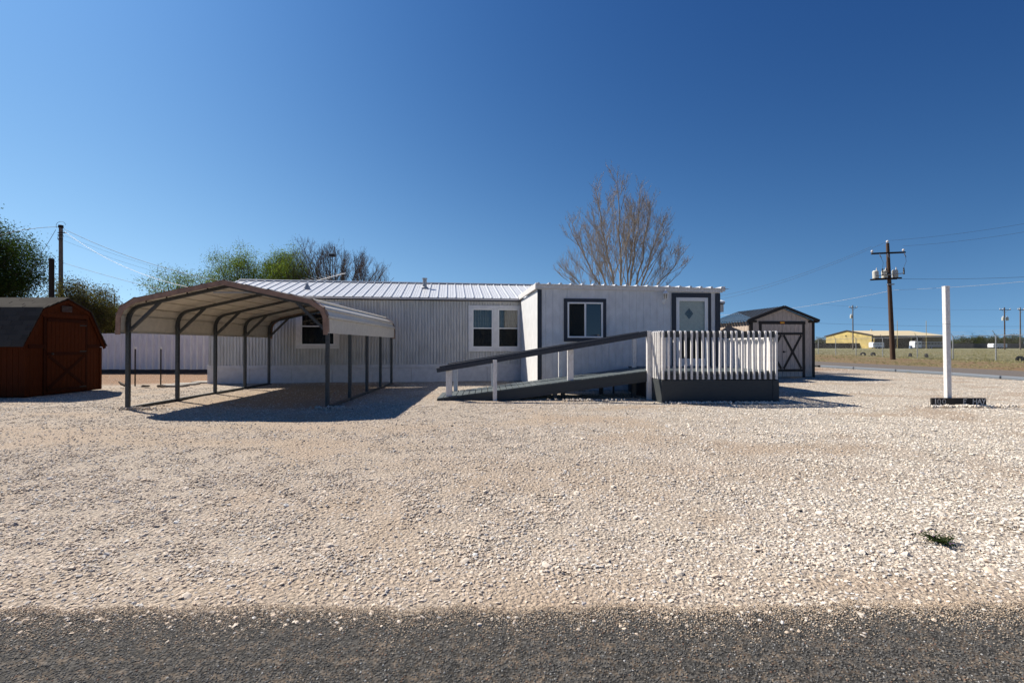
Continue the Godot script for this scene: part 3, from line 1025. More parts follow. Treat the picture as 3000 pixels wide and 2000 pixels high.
func deck() -> void:
	var g := thing("porch_deck", "raised charcoal deck with white picket railing in front of the door", "deck", V(3.33, 0, 10.62), 3.0)
	var w := 2.66
	var dep := 2.55
	# skirts of board
	bx(g, "skirt_panel", Vector3(0.0, -0.06, -0.02), Vector3(w - 0.12, 0.5, 0.0), "deck_paint")
	bx(g, "skirt_panel", Vector3(w - 0.118, -0.06, -0.03), Vector3(w + 0.03, 0.5, 0.006), "deck_paint")
	bx(g, "skirt_panel", Vector3(0.0, -0.06, -0.64), Vector3(0.02, 0.5, -0.021), "deck_paint")
	bx(g, "skirt_panel", Vector3(w - 0.02, -0.06, -dep), Vector3(w, 0.5, -0.031), "deck_paint")
	bx(g, "skirt_panel", Vector3(0.0, -0.06, -dep), Vector3(0.02, 0.5, -0.9), "deck_paint")
	# two courses of rim board
	for i in 2:
		var y0: float = [0.502, 0.592][i]
		var y1: float = [0.588, 0.668][i]
		bx(g, "rim_board", Vector3(0.01, y0, -0.055), Vector3(w - 0.01, y1, -0.03), "deck_paint")
		bx(g, "rim_board", Vector3(w - 0.055, y0, -dep), Vector3(w - 0.03, y1, -0.057), "deck_paint")
		bx(g, "rim_board", Vector3(0.03, y0, -dep), Vector3(0.055, y1, -0.057), "deck_paint")
	# floor planks, running away from the viewer's right to left
	var z := -0.03
	while z > -dep + 0.05:
		bx(g, "floor_plank", Vector3(0.02, 0.67, z - 0.138), Vector3(w - 0.02, 0.7, z), "deck_board", 0.004)
		z -= 0.144
	for e in [Vector3(0.2, 0, -0.2), Vector3(w - 0.2, 0, -0.2), Vector3(0.2, 0, -dep + 0.2), Vector3(w - 0.2, 0, -dep + 0.2)]:
		bx(g, "footing_post", e + Vector3(-0.045, -0.1, -0.045), e + Vector3(0.045, 0.668, 0.045), "deck_paint")
	# corner posts
	for e in [[0.09, -0.13], [w - 0.11, -0.13], [w - 0.11, -dep + 0.12]]:
		bx(g, "post", Vector3(e[0] - 0.045, 0.702, e[1] - 0.045), Vector3(e[0] + 0.045, 1.52, e[1] + 0.045), "paint_white")
	# rails: a board on edge behind the pickets
	bx(g, "top_rail", Vector3(0.02, 1.46, -0.07), Vector3(w - 0.02, 1.6, -0.032), "deck_paint")
	bx(g, "top_rail", Vector3(w - 0.07, 1.46, -dep), Vector3(w - 0.032, 1.6, -0.072), "deck_paint")
	bx(g, "top_rail", Vector3(0.032, 1.46, -0.68), Vector3(0.07, 1.6, -0.072), "deck_paint")
	bx(g, "rail_nailer", Vector3(w - 0.12, 1.42, -dep), Vector3(w - 0.072, 1.458, -0.2), "paint_white")
	var pk := picket_mesh(1.09, 0.042)
	for i in 21:
		var x := 0.03 + (w - 0.06) * i / 20.0
		part(g, "picket", pk, "paint_white", Transform3D(Basis(Vector3.BACK, rng.randfn(0, 0.006)) * Basis(Vector3.RIGHT, rng.randfn(0, 0.006)), Vector3(x, 0.52, -0.008)))
	for i in 5:
		part(g, "picket", pk, "paint_white", Transform3D(Basis(Vector3.UP, -PI / 2) * Basis(Vector3.BACK, rng.randfn(0, 0.006)), Vector3(0.007, 0.52, -0.13 - 0.115 * i)))
	for i in 20:
		part(g, "picket", pk, "paint_white", Transform3D(Basis(Vector3.UP, PI / 2) * Basis(Vector3.BACK, rng.randfn(0, 0.006)), Vector3(w - 0.007, 0.52, -0.14 - 0.122 * i)))

# ------------------------------------------------------------------ ramp
func ramp() -> void:
	var g := thing("wheelchair_ramp", "long sloping plank ramp with dark handrails and white posts up to the deck", "ramp", V(3.294, 0, 11.309), 3.0)
	var x0 := -5.04
	var wide := 1.3
	var top := func(x: float) -> float: return lerpf(0.03, 0.665, clampf((x - x0) / (-0.02 - x0), 0, 1))
	var ang := atan2(0.635, 5.02)
	var b := Basis(Vector3.BACK, ang)
	# planks across
	var n := 34
	for i in n:
		var x := x0 + 0.074 + i * 0.1475
		box(g, "plank", Vector3(x, top.call(x) + 0.012, -wide / 2 - 0.02), Vector3(0.136, 0.03, wide + 0.05 + rng.randfn(0, 0.006)), "deck_board", 0.004, b)
	# stringers: long boards on edge whose lower side is cut to the ground at the foot
	for s in 2:
		var zz: float = [0.0, -wide - 0.02][s]
		var pts := [Vector2(x0, -0.01), Vector2(x0 + 1.5, -0.02), Vector2(-0.02, 0.43), Vector2(-0.02, top.call(-0.02) - 0.006), Vector2(x0, top.call(x0) - 0.006)]
		part(g, "stringer", plate(pts, zz - 0.038, zz), "deck_paint")
	for e in [[-2.28, 0.0], [-2.05, -0.25], [-0.3, -0.3], [-2.28, -1.2], [-0.9, -1.15]]:
		bx(g, "support_post", Vector3(e[0] - 0.05, -0.06, e[1] - 0.13), Vector3(e[0] + 0.05, top.call(e[0]) - 0.03, e[1] - 0.04), "deck_paint")
	bx(g, "cross_brace", Vector3(-0.62, 0.02, -1.15), Vector3(-0.58, 0.46, -1.1), "deck_paint")
	# posts
	var rail := func(x: float) -> float: return lerpf(0.765, 1.6, clampf((x - x0) / (-0.1 - x0), 0, 1.02))
	var near := [[-4.765, 0.14, -0.1, true], [-3.697, 0.095, 0.045, false], [-1.91, 0.14, -0.1, true]]
	for e in near:
		var y0: float = top.call(e[0]) + 0.026 if e[3] else -0.06
		bx(g, "post", Vector3(e[0] - e[1] / 2, y0, e[2] - 0.045), Vector3(e[0] + e[1] / 2, rail.call(e[0]) - 0.05, e[2] + 0.045), "paint_white")
	for x in [-4.69, -3.72, -1.96, 0.0]:
		var y1: float = rail.call(x) - 0.05
		bx(g, "post", Vector3(x - 0.05, top.call(x) + 0.026, -wide - 0.06), Vector3(x + 0.05, y1, -wide + 0.035), "paint_white")
	bx(g, "end_post", Vector3(-0.105, -0.06, -0.05), Vector3(0.0, 1.62, 0.05), "paint_white")
	# handrails: a board on edge with a cap
	for s in 2:
		var zz: float = [-0.036, -wide + 0.06][s]
		var xa: float = [x0, x0 + 0.1][s]
		var xb: float = [-0.1, 0.1][s]
		bar(g, "handrail", Vector3(xa, rail.call(xa) - 0.065, zz + (0.06 if s == 0 else 0.0)), Vector3(xb, rail.call(xb) - 0.065, zz + (0.06 if s == 0 else 0.0)), 0.038, 0.1, "slate_paint")
		bar(g, "rail_cap", Vector3(xa + 0.06, rail.call(xa + 0.06) + 0.006, zz), Vector3(xb, rail.call(xb) + 0.006, zz), 0.135, 0.036, "slate_paint")

# ------------------------------------------------------------------ carport
func carport() -> void:
	var g := thing("metal_carport", "open cream metal carport with brown arched trim and grey tube legs", "carport", V(-5.71, 0, 9.62), 2.0)
	var half := 1.97
	var length := 5.95
	# outer line of the roof: height over half-width
	var prof := [Vector2(-2.035, 1.525), Vector2(-2.025, 1.87), Vector2(-1.955, 2.03), Vector2(-1.72, 2.185), Vector2(0, 2.55), Vector2(1.72, 2.185), Vector2(1.955, 2.03), Vector2(2.025, 1.87), Vector2(2.035, 1.525)]
	var f0 := 0.22
	var f1 := -length - 0.2
	# sheets, each with ribs along the length
	var st := new_st()
	for i in prof.size() - 1:
		var a: Vector2 = prof[i]
		var b: Vector2 = prof[i + 1]
		var dir := (b - a).normalized()
		var nrm := Vector2(-dir.y, dir.x)
		var len := (b - a).length()
		var count := int(maxf(1, round(len / 0.44)))
		for k in count:
			var s0 := len * k / count
			var s1 := len * (k + 1) / count
			st = new_st()
			var pts := []
			for e in [[0.0, 0.0], [0.0, 0.034], [0.045, 0.034], [0.055, 0.0], [-1.0, 0.0]]:
				var t: float = s0 + e[0] if e[0] >= 0 else s1
				t = minf(t, s1)
				var q: Vector2 = a + dir * t + nrm * e[1]
				pts.append(q)
			for j in pts.size() - 1:
				var p: Vector2 = pts[j]
				var q: Vector2 = pts[j + 1]
				quad(st, Vector3(p.x, p.y, f0), Vector3(q.x, q.y, f0), Vector3(q.x, q.y, f1), Vector3(p.x, p.y, f1))
			part(g, "roof_sheet", st.commit(), "sheet_cream")
	# brown edge trim, front and back
	var inner := prof.map(func(q): return Vector3(q.x * 0.985, q.y - 0.034, 0))
	for z in [f0 + 0.002, f1 - 0.002]:
		var t := new_st()
		sweep(t, inner.map(func(q): return q + Vector3(0, 0, z)), Vector3.BACK, 0.016, 0.09)
		part(g, "edge_trim", t.commit(), "trim_brown")
		t = new_st()
		var outer := prof.map(func(q): return Vector3(q.x * 1.006, q.y + 0.017, z - 0.05 * signf(z + 3)))
		sweep(t, outer, Vector3.BACK, 0.1, 0.006)
		part(g, "edge_trim", t.commit(), "trim_brown")
	# legs, bows and braces
	for i in 5:
		var z := -length * i / 4.0
		for s in [-1.0, 1.0]:
			bx(g, "leg", Vector3(s * half - 0.036, 0.03, z - 0.036), Vector3(s * half + 0.036, 1.72, z + 0.036), "galvanised", 0.008)
			box(g, "foot_plate", Vector3(s * half, 0.02, z), Vector3(0.14, 0.02, 0.14), "galvanised")
			var br := new_st()
			sweep(br, [Vector3(s * (half - 0.03), 1.57, z), Vector3(s * (half - 0.62), 2.15, z)], Vector3.BACK, 0.05, 0.055)
			part(g, "brace", br.commit(), "galvanised")
		var bow := []
		for s in [-1.0, 1.0]:
			var side := []
			side.append(Vector3(s * half, 1.715, z))
			for k in 6:
				var an := (k + 1) / 6.0 * deg_to_rad(78)
				side.append(Vector3(s * (half - 0.3 + 0.3 * cos(an)), 1.75 + 0.33 * sin(an), z))
			if s < 0:
				bow.append_array(side)
				bow.append(Vector3(0, 2.475, z))
			else:
				side.reverse()
				bow.append_array(side)
		part(g, "bow", sweep_mesh(bow, Vector3.BACK, 0.06, 0.062), "galvanised")
	# base rails on the ground
	for s in [-1.0, 1.0]:
		bx(g, "base_rail", Vector3(s * half - 0.03, 0.0, -length - 0.04), Vector3(s * half + 0.03, 0.058, 0.04), "galvanised")
	# purlin bolts at the front bow
	for i in 9:
		var t := lerpf(-1.6, 1.6, i / 8.0)
		box(g, "bolt", Vector3(t, 2.49 - absf(t) * 0.2122 + 0.015, 0.034), Vector3(0.025, 0.05, 0.02), "black", 0.003)
	bx(g, "peak_brace", Vector3(-0.3, 2.33, -0.03), Vector3(0.5, 2.36, 0.025), "steel_grey")

# ------------------------------------------------------------------ cedar barn shed on the left
func barn_shed() -> void:
	# local: x towards the gable face (front at x = 0), z across; the long side facing the road is at +z
	var g := thing("barn_shed", "dark red-brown cedar barn shed with gambrel shingle roof and braced door", "shed", V(-11.83, 0, 12.66), 0.0)
	var L := 3.4
	var hw := 1.05
	var gam := [Vector2(1.17, 1.24), Vector2(0.67, 2.185), Vector2(0.0, 2.49), Vector2(-0.67, 2.185), Vector2(-1.17, 1.24)]
	# gable boards, each cut to the roof line
	var roofline := func(z: float) -> float:
		var q := absf(z)
		return 2.46 - q * (0.305 / 0.67) if q < 0.67 else 2.155 - (q - 0.67) * (0.945 / 0.5)
	var z := -hw
	while z < hw - 0.01:
		var e := minf(z + 0.105, hw)
		var pts := [Vector2(z + 0.003, 0.02), Vector2(e - 0.003, 0.02), Vector2(e - 0.003, minf(roofline.call(e), 2.46)), Vector2(z + 0.003, minf(roofline.call(z), 2.46))]
		part(g, "gable_board", plate(pts, -0.02, 0.0), "cedar", Transform3D(Basis(Vector3(0, 0, 1), Vector3.UP, Vector3(-1, 0, 0)), Vector3(-0.02, 0, 0)))
		z += 0.105
	bx(g, "gable_core", Vector3(-0.06, 0.02, -hw), Vector3(-0.024, 1.25, hw), "cedar_dark", 0.0)
	# long side boards
	for sz in [1.0, -1.0]:
		var x := -0.02
		while x > -L:
			var e := maxf(x - 0.14, -L)
			bx(g, "side_board", Vector3(e + 0.003, 0.02, sz * hw - 0.012), Vector3(x - 0.003, 1.26, sz * hw + 0.012), "cedar", 0.003)
			x -= 0.14
	bx(g, "back_wall", Vector3(-L, 0.02, -hw), Vector3(-L + 0.03, 1.3, hw), "cedar")
	part(g, "back_wall", plate(gam.map(func(q): return Vector2(q.x * 0.97, q.y - 0.03)), 0, 0.03), "cedar", Transform3D(Basis(Vector3(0, 0, 1), Vector3.UP, Vector3(-1, 0, 0)), Vector3(-L + 0.03, 0, 0)))
	# corner, trim and door
	for sz in [-1.0, 1.0]:
		bx(g, "corner_board", Vector3(-0.02, 0.02, sz * hw - 0.045), Vector3(0.022, 1.22, sz * hw + 0.03), "cedar")
	bx(g, "belt_board", Vector3(0.0, 1.2, -1.0), Vector3(0.03, 1.3, -0.62), "cedar_dark")
	bx(g, "belt_board", Vector3(0.0, 1.2, 0.62), Vector3(0.03, 1.3, 1.0), "cedar_dark")
	for e in [[-0.62, -0.55], [0.55, 0.62]]:
		bx(g, "door_jamb", Vector3(0.0, 0.03, e[0]), Vector3(0.028, 2.0, e[1]), "cedar_dark")
	bx(g, "door_header", Vector3(0.0, 2.0, -0.66), Vector3(0.03, 2.1, 0.66), "cedar")
	var zz := -0.54
	var leaf := bx(g, "door", Vector3(0.002, 0.05, -0.545), Vector3(0.02, 1.97, 0.545), "cedar_dark")
	var off := leaf.position
	while zz < 0.53:
		bx(leaf, "door_board", Vector3(0.02, 0.06, zz + 0.003) - off, Vector3(0.034, 1.96, zz + 0.105) - off, "cedar", 0.003)
		zz += 0.108
	for y in [0.09, 1.02, 1.88]:
		bx(leaf, "door_rail", Vector3(0.034, y, -0.54) - off, Vector3(0.052, y + 0.085, 0.54) - off, "cedar_dark")
	bar(leaf, "door_brace", Vector3(0.041, 0.2, -0.5) - off, Vector3(0.041, 1.0, 0.5) - off, 0.013, 0.08, "cedar_dark", 0.003)
	bar(leaf, "door_brace", Vector3(0.045, 1.0, -0.5) - off, Vector3(0.045, 0.2, 0.5) - off, 0.013, 0.08, "cedar_dark", 0.003)
	part(leaf, "knob", lathe([Vector2(0, 0), Vector2(0.02, 0), Vector2(0.028, 0.03), Vector2(0, 0.045)], 10), "black", Transform3D(Basis(Vector3.BACK, -PI / 2), Vector3(0.055, 1.06, 0.44) - off))
	for y in [0.14, 1.1, 1.8]:
		bx(leaf, "hinge", Vector3(0.053, y, -0.55) - off, Vector3(0.058, y + 0.03, -0.35) - off, "black", 0.001)
	var vent := bx(g, "gable_vent", Vector3(0.0, 2.15, -0.16), Vector3(0.02, 2.33, 0.16), "cedar_dark")
	for i in 5:
		box(vent, "louvre", Vector3(0.012, -0.066 + 0.033 * i, 0), Vector3(0.03, 0.006, 0.29), "pole_grey", 0.001, Basis(Vector3.BACK, -0.6))
	# rake boards along the gable edge
	for i in 4:
		var a: Vector2 = gam[i]
		var b: Vector2 = gam[i + 1]
		bar(g, "rake_board", Vector3(0.03, a.y - 0.05, a.x), Vector3(0.03, b.y - 0.05, b.x), 0.03, 0.08, "cedar", 0.003)
	# roof: decking, then rows of shingles
	for i in 4:
		var a: Vector2 = gam[i]
		var b: Vector2 = gam[i + 1]
		bar(g, "roof_deck", Vector3(-L / 2 + 0.02, a.y, a.x), Vector3(-L / 2 + 0.02, b.y, b.x), L + 0.1, 0.012, "cedar_dark", 0.001, Vector3.UP)
		var up := Vector3(0, b.y - a.y, b.x - a.x)
		var run := up.length()
		var dir := up.normalized()
		var low: bool = a.y < b.y
		if not low:
			dir = -dir
		var base := Vector3(0, a.y, a.x) if low else Vector3(0, b.y, b.x)
		var out := Vector3(1, 0, 0).cross(dir).normalized()
		if out.y < 0:
			out = -out
		var rows := int(ceil(run / 0.135))
		for r in rows:
			var x := 0.075
			var first: bool = r % 2 == 1
			while x > -L:
				var wd := 0.145 if first else 0.295
				var x1 := x
				var c := base + dir * (minf(r * 0.135, run - 0.14) + 0.085) + out * (0.028 + 0.003 * (rng.randi() % 3)) + Vector3(x1 - wd / 2, 0, 0)
				var bs := Basis(Vector3.RIGHT, out, dir).orthonormalized()
				bs = bs * Basis(Vector3.RIGHT, 0.12 if bs.determinant() > 0 else -0.12)
				if bs.determinant() < 0:
					bs = Basis(bs.x, bs.y, -bs.z)
				part(g, "shingle", box_mesh(Vector3(wd, 0.014, 0.18), 0.0), "shingle_%d" % (rng.randi() % 3), Transform3D(bs, c))
				x -= wd + 0.005
				first = false

# ------------------------------------------------------------------ tan shed on the right
func tan_shed() -> void:
	var g := thing("garden_shed", "tan board shed with black-brown trim, crossed doors and dark metal roof", "shed", V(9.27, 0, 18.55), 6.0)
	var w := 2.66
	var dep := 3.0
	var top := func(x: float) -> float: return 2.2 + 0.51 * (1.0 - absf(x - w / 2) / (w / 2))
	var x := 0.0
	while x < w - 0.01:
		var e := minf(x + 0.19, w)
		part(g, "siding_board", plate([Vector2(x + 0.004, 0.03), Vector2(e - 0.004, 0.03), Vector2(e - 0.004, top.call(e)), Vector2(x + 0.004, top.call(x))], -0.025, 0.0), "tan_board")
		x += 0.19
	bx(g, "wall_core", Vector3(0, 0.03, -0.05), Vector3(w, 2.2, -0.028), "black_brown", 0.0)
	var z := -0.0
	while z > -dep:
		var e := maxf(z - 0.19, -dep)
		for sx in [0.0, w]:
			bx(g, "siding_board", Vector3(sx - 0.012, 0.03, e + 0.004), Vector3(sx + 0.012, 2.22, z - 0.004), "tan_board", 0.003)
		z -= 0.19
	bx(g, "back_wall", Vector3(0, 0.03, -dep - 0.02), Vector3(w, 2.25, -dep), "tan_board")
	for e in [[-0.016, 0.09], [w - 0.09, w + 0.016]]:
		bx(g, "corner_board", Vector3(e[0], 0.02, 0.001), Vector3(e[1], 2.2, 0.025), "black_brown")
	bx(g, "corner_board", Vector3(-0.03, 0.02, -0.09), Vector3(-0.013, 2.2, 0.024), "black_brown")
	bx(g, "eave_block", Vector3(-0.15, 2.16, 0.001), Vector3(0.25, 2.25, 0.03), "black_brown")
	bx(g, "eave_block", Vector3(w - 0.25, 2.16, 0.001), Vector3(w + 0.15, 2.25, 0.03), "black_brown")
	# roof: two ribbed slopes with rake trim
	var pk := Vector3(w / 2, 2.79, 0)
	for s in [-1.0, 1.0]:
		var ev := Vector3(w / 2 + s * (w / 2 + 0.15), 2.245, 0)
		var st := new_st()
		var n := 16
		for i in n:
			var za := 0.1 - (dep + 0.2) * i / n
			var zb := 0.1 - (dep + 0.2) * (i + 1) / n
			for k in 2:
				var z0 := lerpf(za, zb, 0.0 if k == 0 else 0.3)
				var z1 := lerpf(za, zb, 0.3 if k == 0 else 1.0)
				var y: float = 0.02 if k == 0 else 0.0
				var a := ev + Vector3(0, y, z0)
				var b := pk + Vector3(0, y, z0)
				var c := pk + Vector3(0, y, z1)
				var d := ev + Vector3(0, y, z1)
				if s < 0:
					quad(st, a, b, c, d)
				else:
					quad(st, b, a, d, c)
				face(st, (a + b + c + d) / 4 + Vector3(s * -0.3, -1, 0), [a + Vector3(0, -0.03, 0), a, d, d + Vector3(0, -0.03, 0)])
		part(g, "roof_slope", st.commit(), "dark_roof")
		bar(g, "rake_trim", ev + Vector3(0, -0.02, 0.11), pk + Vector3(0, -0.02, 0.11), 0.03, 0.12, "black_brown")
	# doors
	bx(g, "door_trim", Vector3(0.335, 2.1, 0.001), Vector3(2.275, 2.215, 0.035), "black_brown")
	bx(g, "door_trim", Vector3(0.35, 0.03, 0.001), Vector3(0.45, 2.098, 0.03), "black_brown")
	bx(g, "door_trim", Vector3(2.155, 0.03, 0.001), Vector3(2.255, 2.098, 0.03), "black_brown")
	for s in 2:
		var xa: float = [0.455, 1.305][s]
		var xb: float = [1.295, 2.15][s]
		var leaf := bx(g, "door", Vector3(xa, 0.05, 0.001), Vector3(xb, 2.095, 0.01), "black_brown", 0.0)
		var off := leaf.position
		var q := xa
		while q < xb - 0.02:
			bx(leaf, "door_board", Vector3(q + 0.003, 0.05, 0.01) - off, Vector3(minf(q + 0.17, xb) - 0.003, 2.095, 0.02) - off, "tan_board", 0.003)
			q += 0.17
		for y in [1.68, 0.25]:
			bx(leaf, "door_rail", Vector3(xa, y, 0.021) - off, Vector3(xb, y + 0.095, 0.036) - off, "black_brown")
		bar(leaf, "door_brace", Vector3(xa + 0.05, 0.36, 0.026) - off, Vector3(xb - 0.05, 1.67, 0.026) - off, 0.012, 0.09, "black_brown", 0.003, Vector3.BACK.cross(Vector3.UP))
		bar(leaf, "door_brace", Vector3(xa + 0.05, 1.67, 0.029) - off, Vector3(xb - 0.05, 0.36, 0.029) - off, 0.012, 0.09, "black_brown", 0.003, Vector3.BACK.cross(Vector3.UP))
		if s == 1:
			part(leaf, "handle", lathe([Vector2(0, 0), Vector2(0.04, 0), Vector2(0.03, 0.03), Vector2(0.012, 0.05), Vector2(0, 0.05)], 10), "black", Transform3D(Basis(Vector3.RIGHT, PI / 2), Vector3(1.36, 1.02, 0.021) - off))
			bar(leaf, "lever", Vector3(1.36, 1.02, 0.07) - off, Vector3(1.44, 1.03, 0.07) - off, 0.02, 0.02, "black")
	var plate_o := bx(g, "name_plate", Vector3(1.2, 2.115, 0.035), Vector3(1.39, 2.195, 0.045), "orange", 0.002)
	box(plate_o, "emblem", Vector3(0, 0, 0.006), Vector3(0.13, 0.03, 0.003), "yellow_mark", 0.0)
	bx(g, "skid", Vector3(0.1, -0.04, -dep), Vector3(0.25, 0.03, 0.0), "black_brown")
	bx(g, "skid", Vector3(w - 0.25, -0.04, -dep), Vector3(w - 0.1, 0.03, 0.0), "black_brown")

# ------------------------------------------------------------------ white sheet metal fence at the back left
func metal_fence() -> void:
	var g := thing("sheet_metal_fence", "white ribbed sheet metal fence behind the carport and the barn shed", "fence", V(-24.0, 0, 21.8), 0.0)
	var st := new_st()
	var prof := [[0.0, 0.0], [0.03, 0.06], [0.06, 0.06], [0.09, 0.0], [0.15, 0.0], [0.158, 0.007], [0.175, 0.007], [0.183, 0.0], [0.225, 0.0], [0.233, 0.007], [0.25, 0.007], [0.258, 0.0], [0.29, 0.0]]
	for i in prof.size() - 1:
		var a := Vector3(prof[i][0], 0, prof[i][1])
		var b := Vector3(prof[i + 1][0], 0, prof[i + 1][1])
		quad(st, a, b, b + Vector3(0, 1.64, 0), a + Vector3(0, 1.64, 0))
	var sheet := st.commit()
	for i in 62:
		part(g, "panel", sheet, "fence_sheet", Transform3D(Basis(Vector3.RIGHT, 0.0), Vector3(0.29 * i, 0.17 + 0.005 * sin(i * 1.7), 0.004 * sin(i * 0.9))))
	bx(g, "shade_strip", Vector3(0, -0.03, -0.03), Vector3(18, 0.19, -0.005), "rail_dark")  # dark strip added for the shadow and gap under the sheets
	bx(g, "back_rail", Vector3(0, 1.6, -0.06), Vector3(18, 1.68, -0.01), "rail_dark")
	for i in 8:
		bx(g, "post", Vector3(2.5 * i, -0.1, -0.13), Vector3(2.5 * i + 0.07, 1.75, -0.061), "rail_dark")

# ------------------------------------------------------------------ across the side street
func tyre_mesh() -> ArrayMesh:
	return lathe([Vector2(0.2, -0.09), Vector2(0.32, -0.1), Vector2(0.345, -0.06), Vector2(0.345, 0.06), Vector2(0.32, 0.1), Vector2(0.2, 0.09), Vector2(0.2, -0.09)], 20)

func street_side() -> void:
	# landscape edging along the lot
	var pts := [[18.45, 15.6], [18.5, 18.0], [18.62, 20.4], [18.4, 22.8], [18.1, 25.2], [17.75, 27.4]]
	for i in pts.size() - 1:
		var o := bar(self, "landscape_edging", V(pts[i][0], 0.06, pts[i][1] + 0.02), V(pts[i + 1][0], 0.06, pts[i + 1][1] - 0.02), 0.2, 0.13, "edging", 0.02)
		tag(o, ["grey-blue edging timber nearest the road, right of the white post", "grey-blue edging timber, second from the right along the gravel", "grey-blue edging timber, middle one along the gravel", "grey-blue edging timber, fourth from the right along the gravel", "grey-blue edging timber nearest the tan shed"][i], "edging", "edging timbers along the gravel")
	o_black_edging()
	# chain-link fence with barbed top
	var f := thing("chain_link_fence", "tall chain-link fence with barbed wire arms along the far side of the street", "fence", V(36.0, 0, 27.0), 0.0)
	var at := func(d: float) -> Vector3: return V(1.5 * (d - 27.0) * 0.1, 0, d - 27.0)
	var ds := [27.0, 32.0, 37.0, 41.3, 45.7, 51.0, 56.0, 60.5, 65.0, 70.0, 75.0, 80.0, 85.0, 90.0]
	for d in ds:
		var p: Vector3 = at.call(d)
		part(f, "post", tube_mesh([p + Vector3(0, -0.1, 0), p + Vector3(0, 2.05, 0)], [0.04, 0.04], 8), "steel_grey")
		part(f, "barb_arm", tube_mesh([p + Vector3(0, 2.0, 0), p + Vector3(-0.32, 2.42, 0.05)], [0.022, 0.018], 6), "steel_grey")
	var a: Vector3 = at.call(27.0)
	var b: Vector3 = at.call(90.0)
	part(f, "top_rail", tube_mesh([a + Vector3(0, 2.03, 0), b + Vector3(0, 2.03, 0)], [0.025, 0.025], 6), "steel_grey")
	for k in 3:
		var off := Vector3(-0.1 - 0.1 * k, 2.13 + 0.13 * k, 0)
		part(f, "barbed_wire", tube_mesh([a + off, b + off], [0.006, 0.006], 4), "steel_grey")
	var st := new_st()
	var q := 27.0
	while q < 90.0:
		for s in [-1.0, 1.0]:
			var p0: Vector3 = at.call(q + 1.0 - s)
			var p1: Vector3 = at.call(q + 1.0 + s)
			tube(st, [p0 + Vector3(0, 0.02, 0), p1 + Vector3(0, 2.02, 0)], [0.0022, 0.0022], 3, false)
		q += 0.14
	part(f, "wire_mesh", st.commit(), "steel_grey").set_meta("kind", "stuff")
	# half-buried tyres along it
	var ty := tyre_mesh()
	var names := ["black tyre half buried by the fence, far left of the row", "black tyre half buried by the fence, second from left", "black tyre half buried just right of the tall power pole", "black tyre half buried by the fence, left of the white post", "black tyre half buried by the fence at the right edge"]
	var spots := [[41.9, 57.0], [43.1, 57.0], [42.2, 50.6], [42.0, 48.4], [40.0, 37.6]]
	for i in 5:
		var o := thing("tyre", names[i], "tyre", V(spots[i][0], 0.08, spots[i][1]), 20.0 * i, "tyres along the chain-link fence")
		part(o, "tread", ty, "rubber", Transform3D(Basis(Vector3.RIGHT, PI / 2), Vector3.ZERO))
	# yellow steel building: the gable end faces left, the open side faces the viewer
	var y := thing("steel_barn", "yellow steel barn with pale roof and open dark front beyond the field", "building", V(129.7, 0, 172.0), 0.0)
	part(y, "gable_wall", plate([Vector2(0, 0), Vector2(25, 0), Vector2(25, 4.7), Vector2(12.5, 6.7), Vector2(0, 4.7)], -0.15, 0.15), "yellow_steel", Transform3D(Basis(Vector3(0, 0, -1), Vector3.UP, Vector3(1, 0, 0)), Vector3.ZERO))
	var L := 26.0
	var rf := new_st()
	quad(rf, Vector3(-0.4, 4.6, 1.2), Vector3(L, 4.6, 1.2), Vector3(L - 2, 6.75, -12.5), Vector3(-0.4, 6.75, -12.5))
	quad(rf, Vector3(L - 2, 6.75, -12.5), Vector3(L, 4.6, -26), Vector3(-0.4, 4.6, -26), Vector3(-0.4, 6.75, -12.5))
	part(y, "roof", rf.commit(), "yellow_roof")
	bx(y, "eave_beam", Vector3(0, 4.1, 0.6), Vector3(L, 4.55, 0.9), "brown_screen")
	for e in [[0.0, 1.1], [4.62, 6.7]]:
		pass
	bar(y, "rake_trim", Vector3(-0.3, 4.72, 0.8), Vector3(-0.3, 6.8, -12.5), 0.3, 0.4, "brown_screen")
	bar(y, "rake_trim", Vector3(-0.3, 6.8, -12.5), Vector3(-0.3, 4.72, -25.8), 0.3, 0.4, "brown_screen")
	bx(y, "back_wall", Vector3(0.2, 0, -25), Vector3(L, 4.6, -24.8), "shaded_interior")
	bx(y, "inner_wall", Vector3(0.3, 0, -9), Vector3(L - 0.2, 4.6, -8.8), "shaded_interior")
	bx(y, "end_wall", Vector3(L - 0.2, 0, -24.8), Vector3(L, 4.6, 0.2), "yellow_steel")
	for x in [0.3, 13.6, L - 0.3]:
		bx(y, "column", Vector3(x, 0, 0.3), Vector3(x + 0.3, 4.1, 0.6), "yellow_steel")
	bx(y, "vent_cap", Vector3(9.0, 6.6, -12.7), Vector3(9.3, 7.3, -12.3), "steel_grey")
	bx(y, "wall_lamp", Vector3(-0.4, 4.6, -13.3), Vector3(-0.15, 5.0, -12.9), "black")
	# screened fences before and beside it
	var sf := thing("screened_fence", "long dark brown screened fence in front of the yellow barn", "fence", V(108.0, 0, 178.0), 0.0)
	for i in 10:
		bx(sf, "panel", Vector3(2.3 * i, 0, -0.05), Vector3(2.3 * i + 2.28, 1.95, 0.05), "brown_screen")
	var sg := thing("screened_fence", "long grey board fence below the distant trees on the right", "fence", V(160.0, 0, 178.0), 0.0)
	for i in 20:
		bx(sg, "panel", Vector3(2.4 * i, 0, -0.05), Vector3(2.4 * i + 2.38, 1.8, 0.05), "grey_screen")
	trailer("short white livestock trailer parked left of the power pole", 121.0, 160.0, 3.7, 2.15, false)
	trailer("long white and grey gooseneck trailer with side windows, beside a blue barrel", 135.0, 160.0, 10.2, 2.5, true)
	trailer("small white trailer parked at the far right under the trees", 161.3, 160.0, 4.7, 1.7, false)
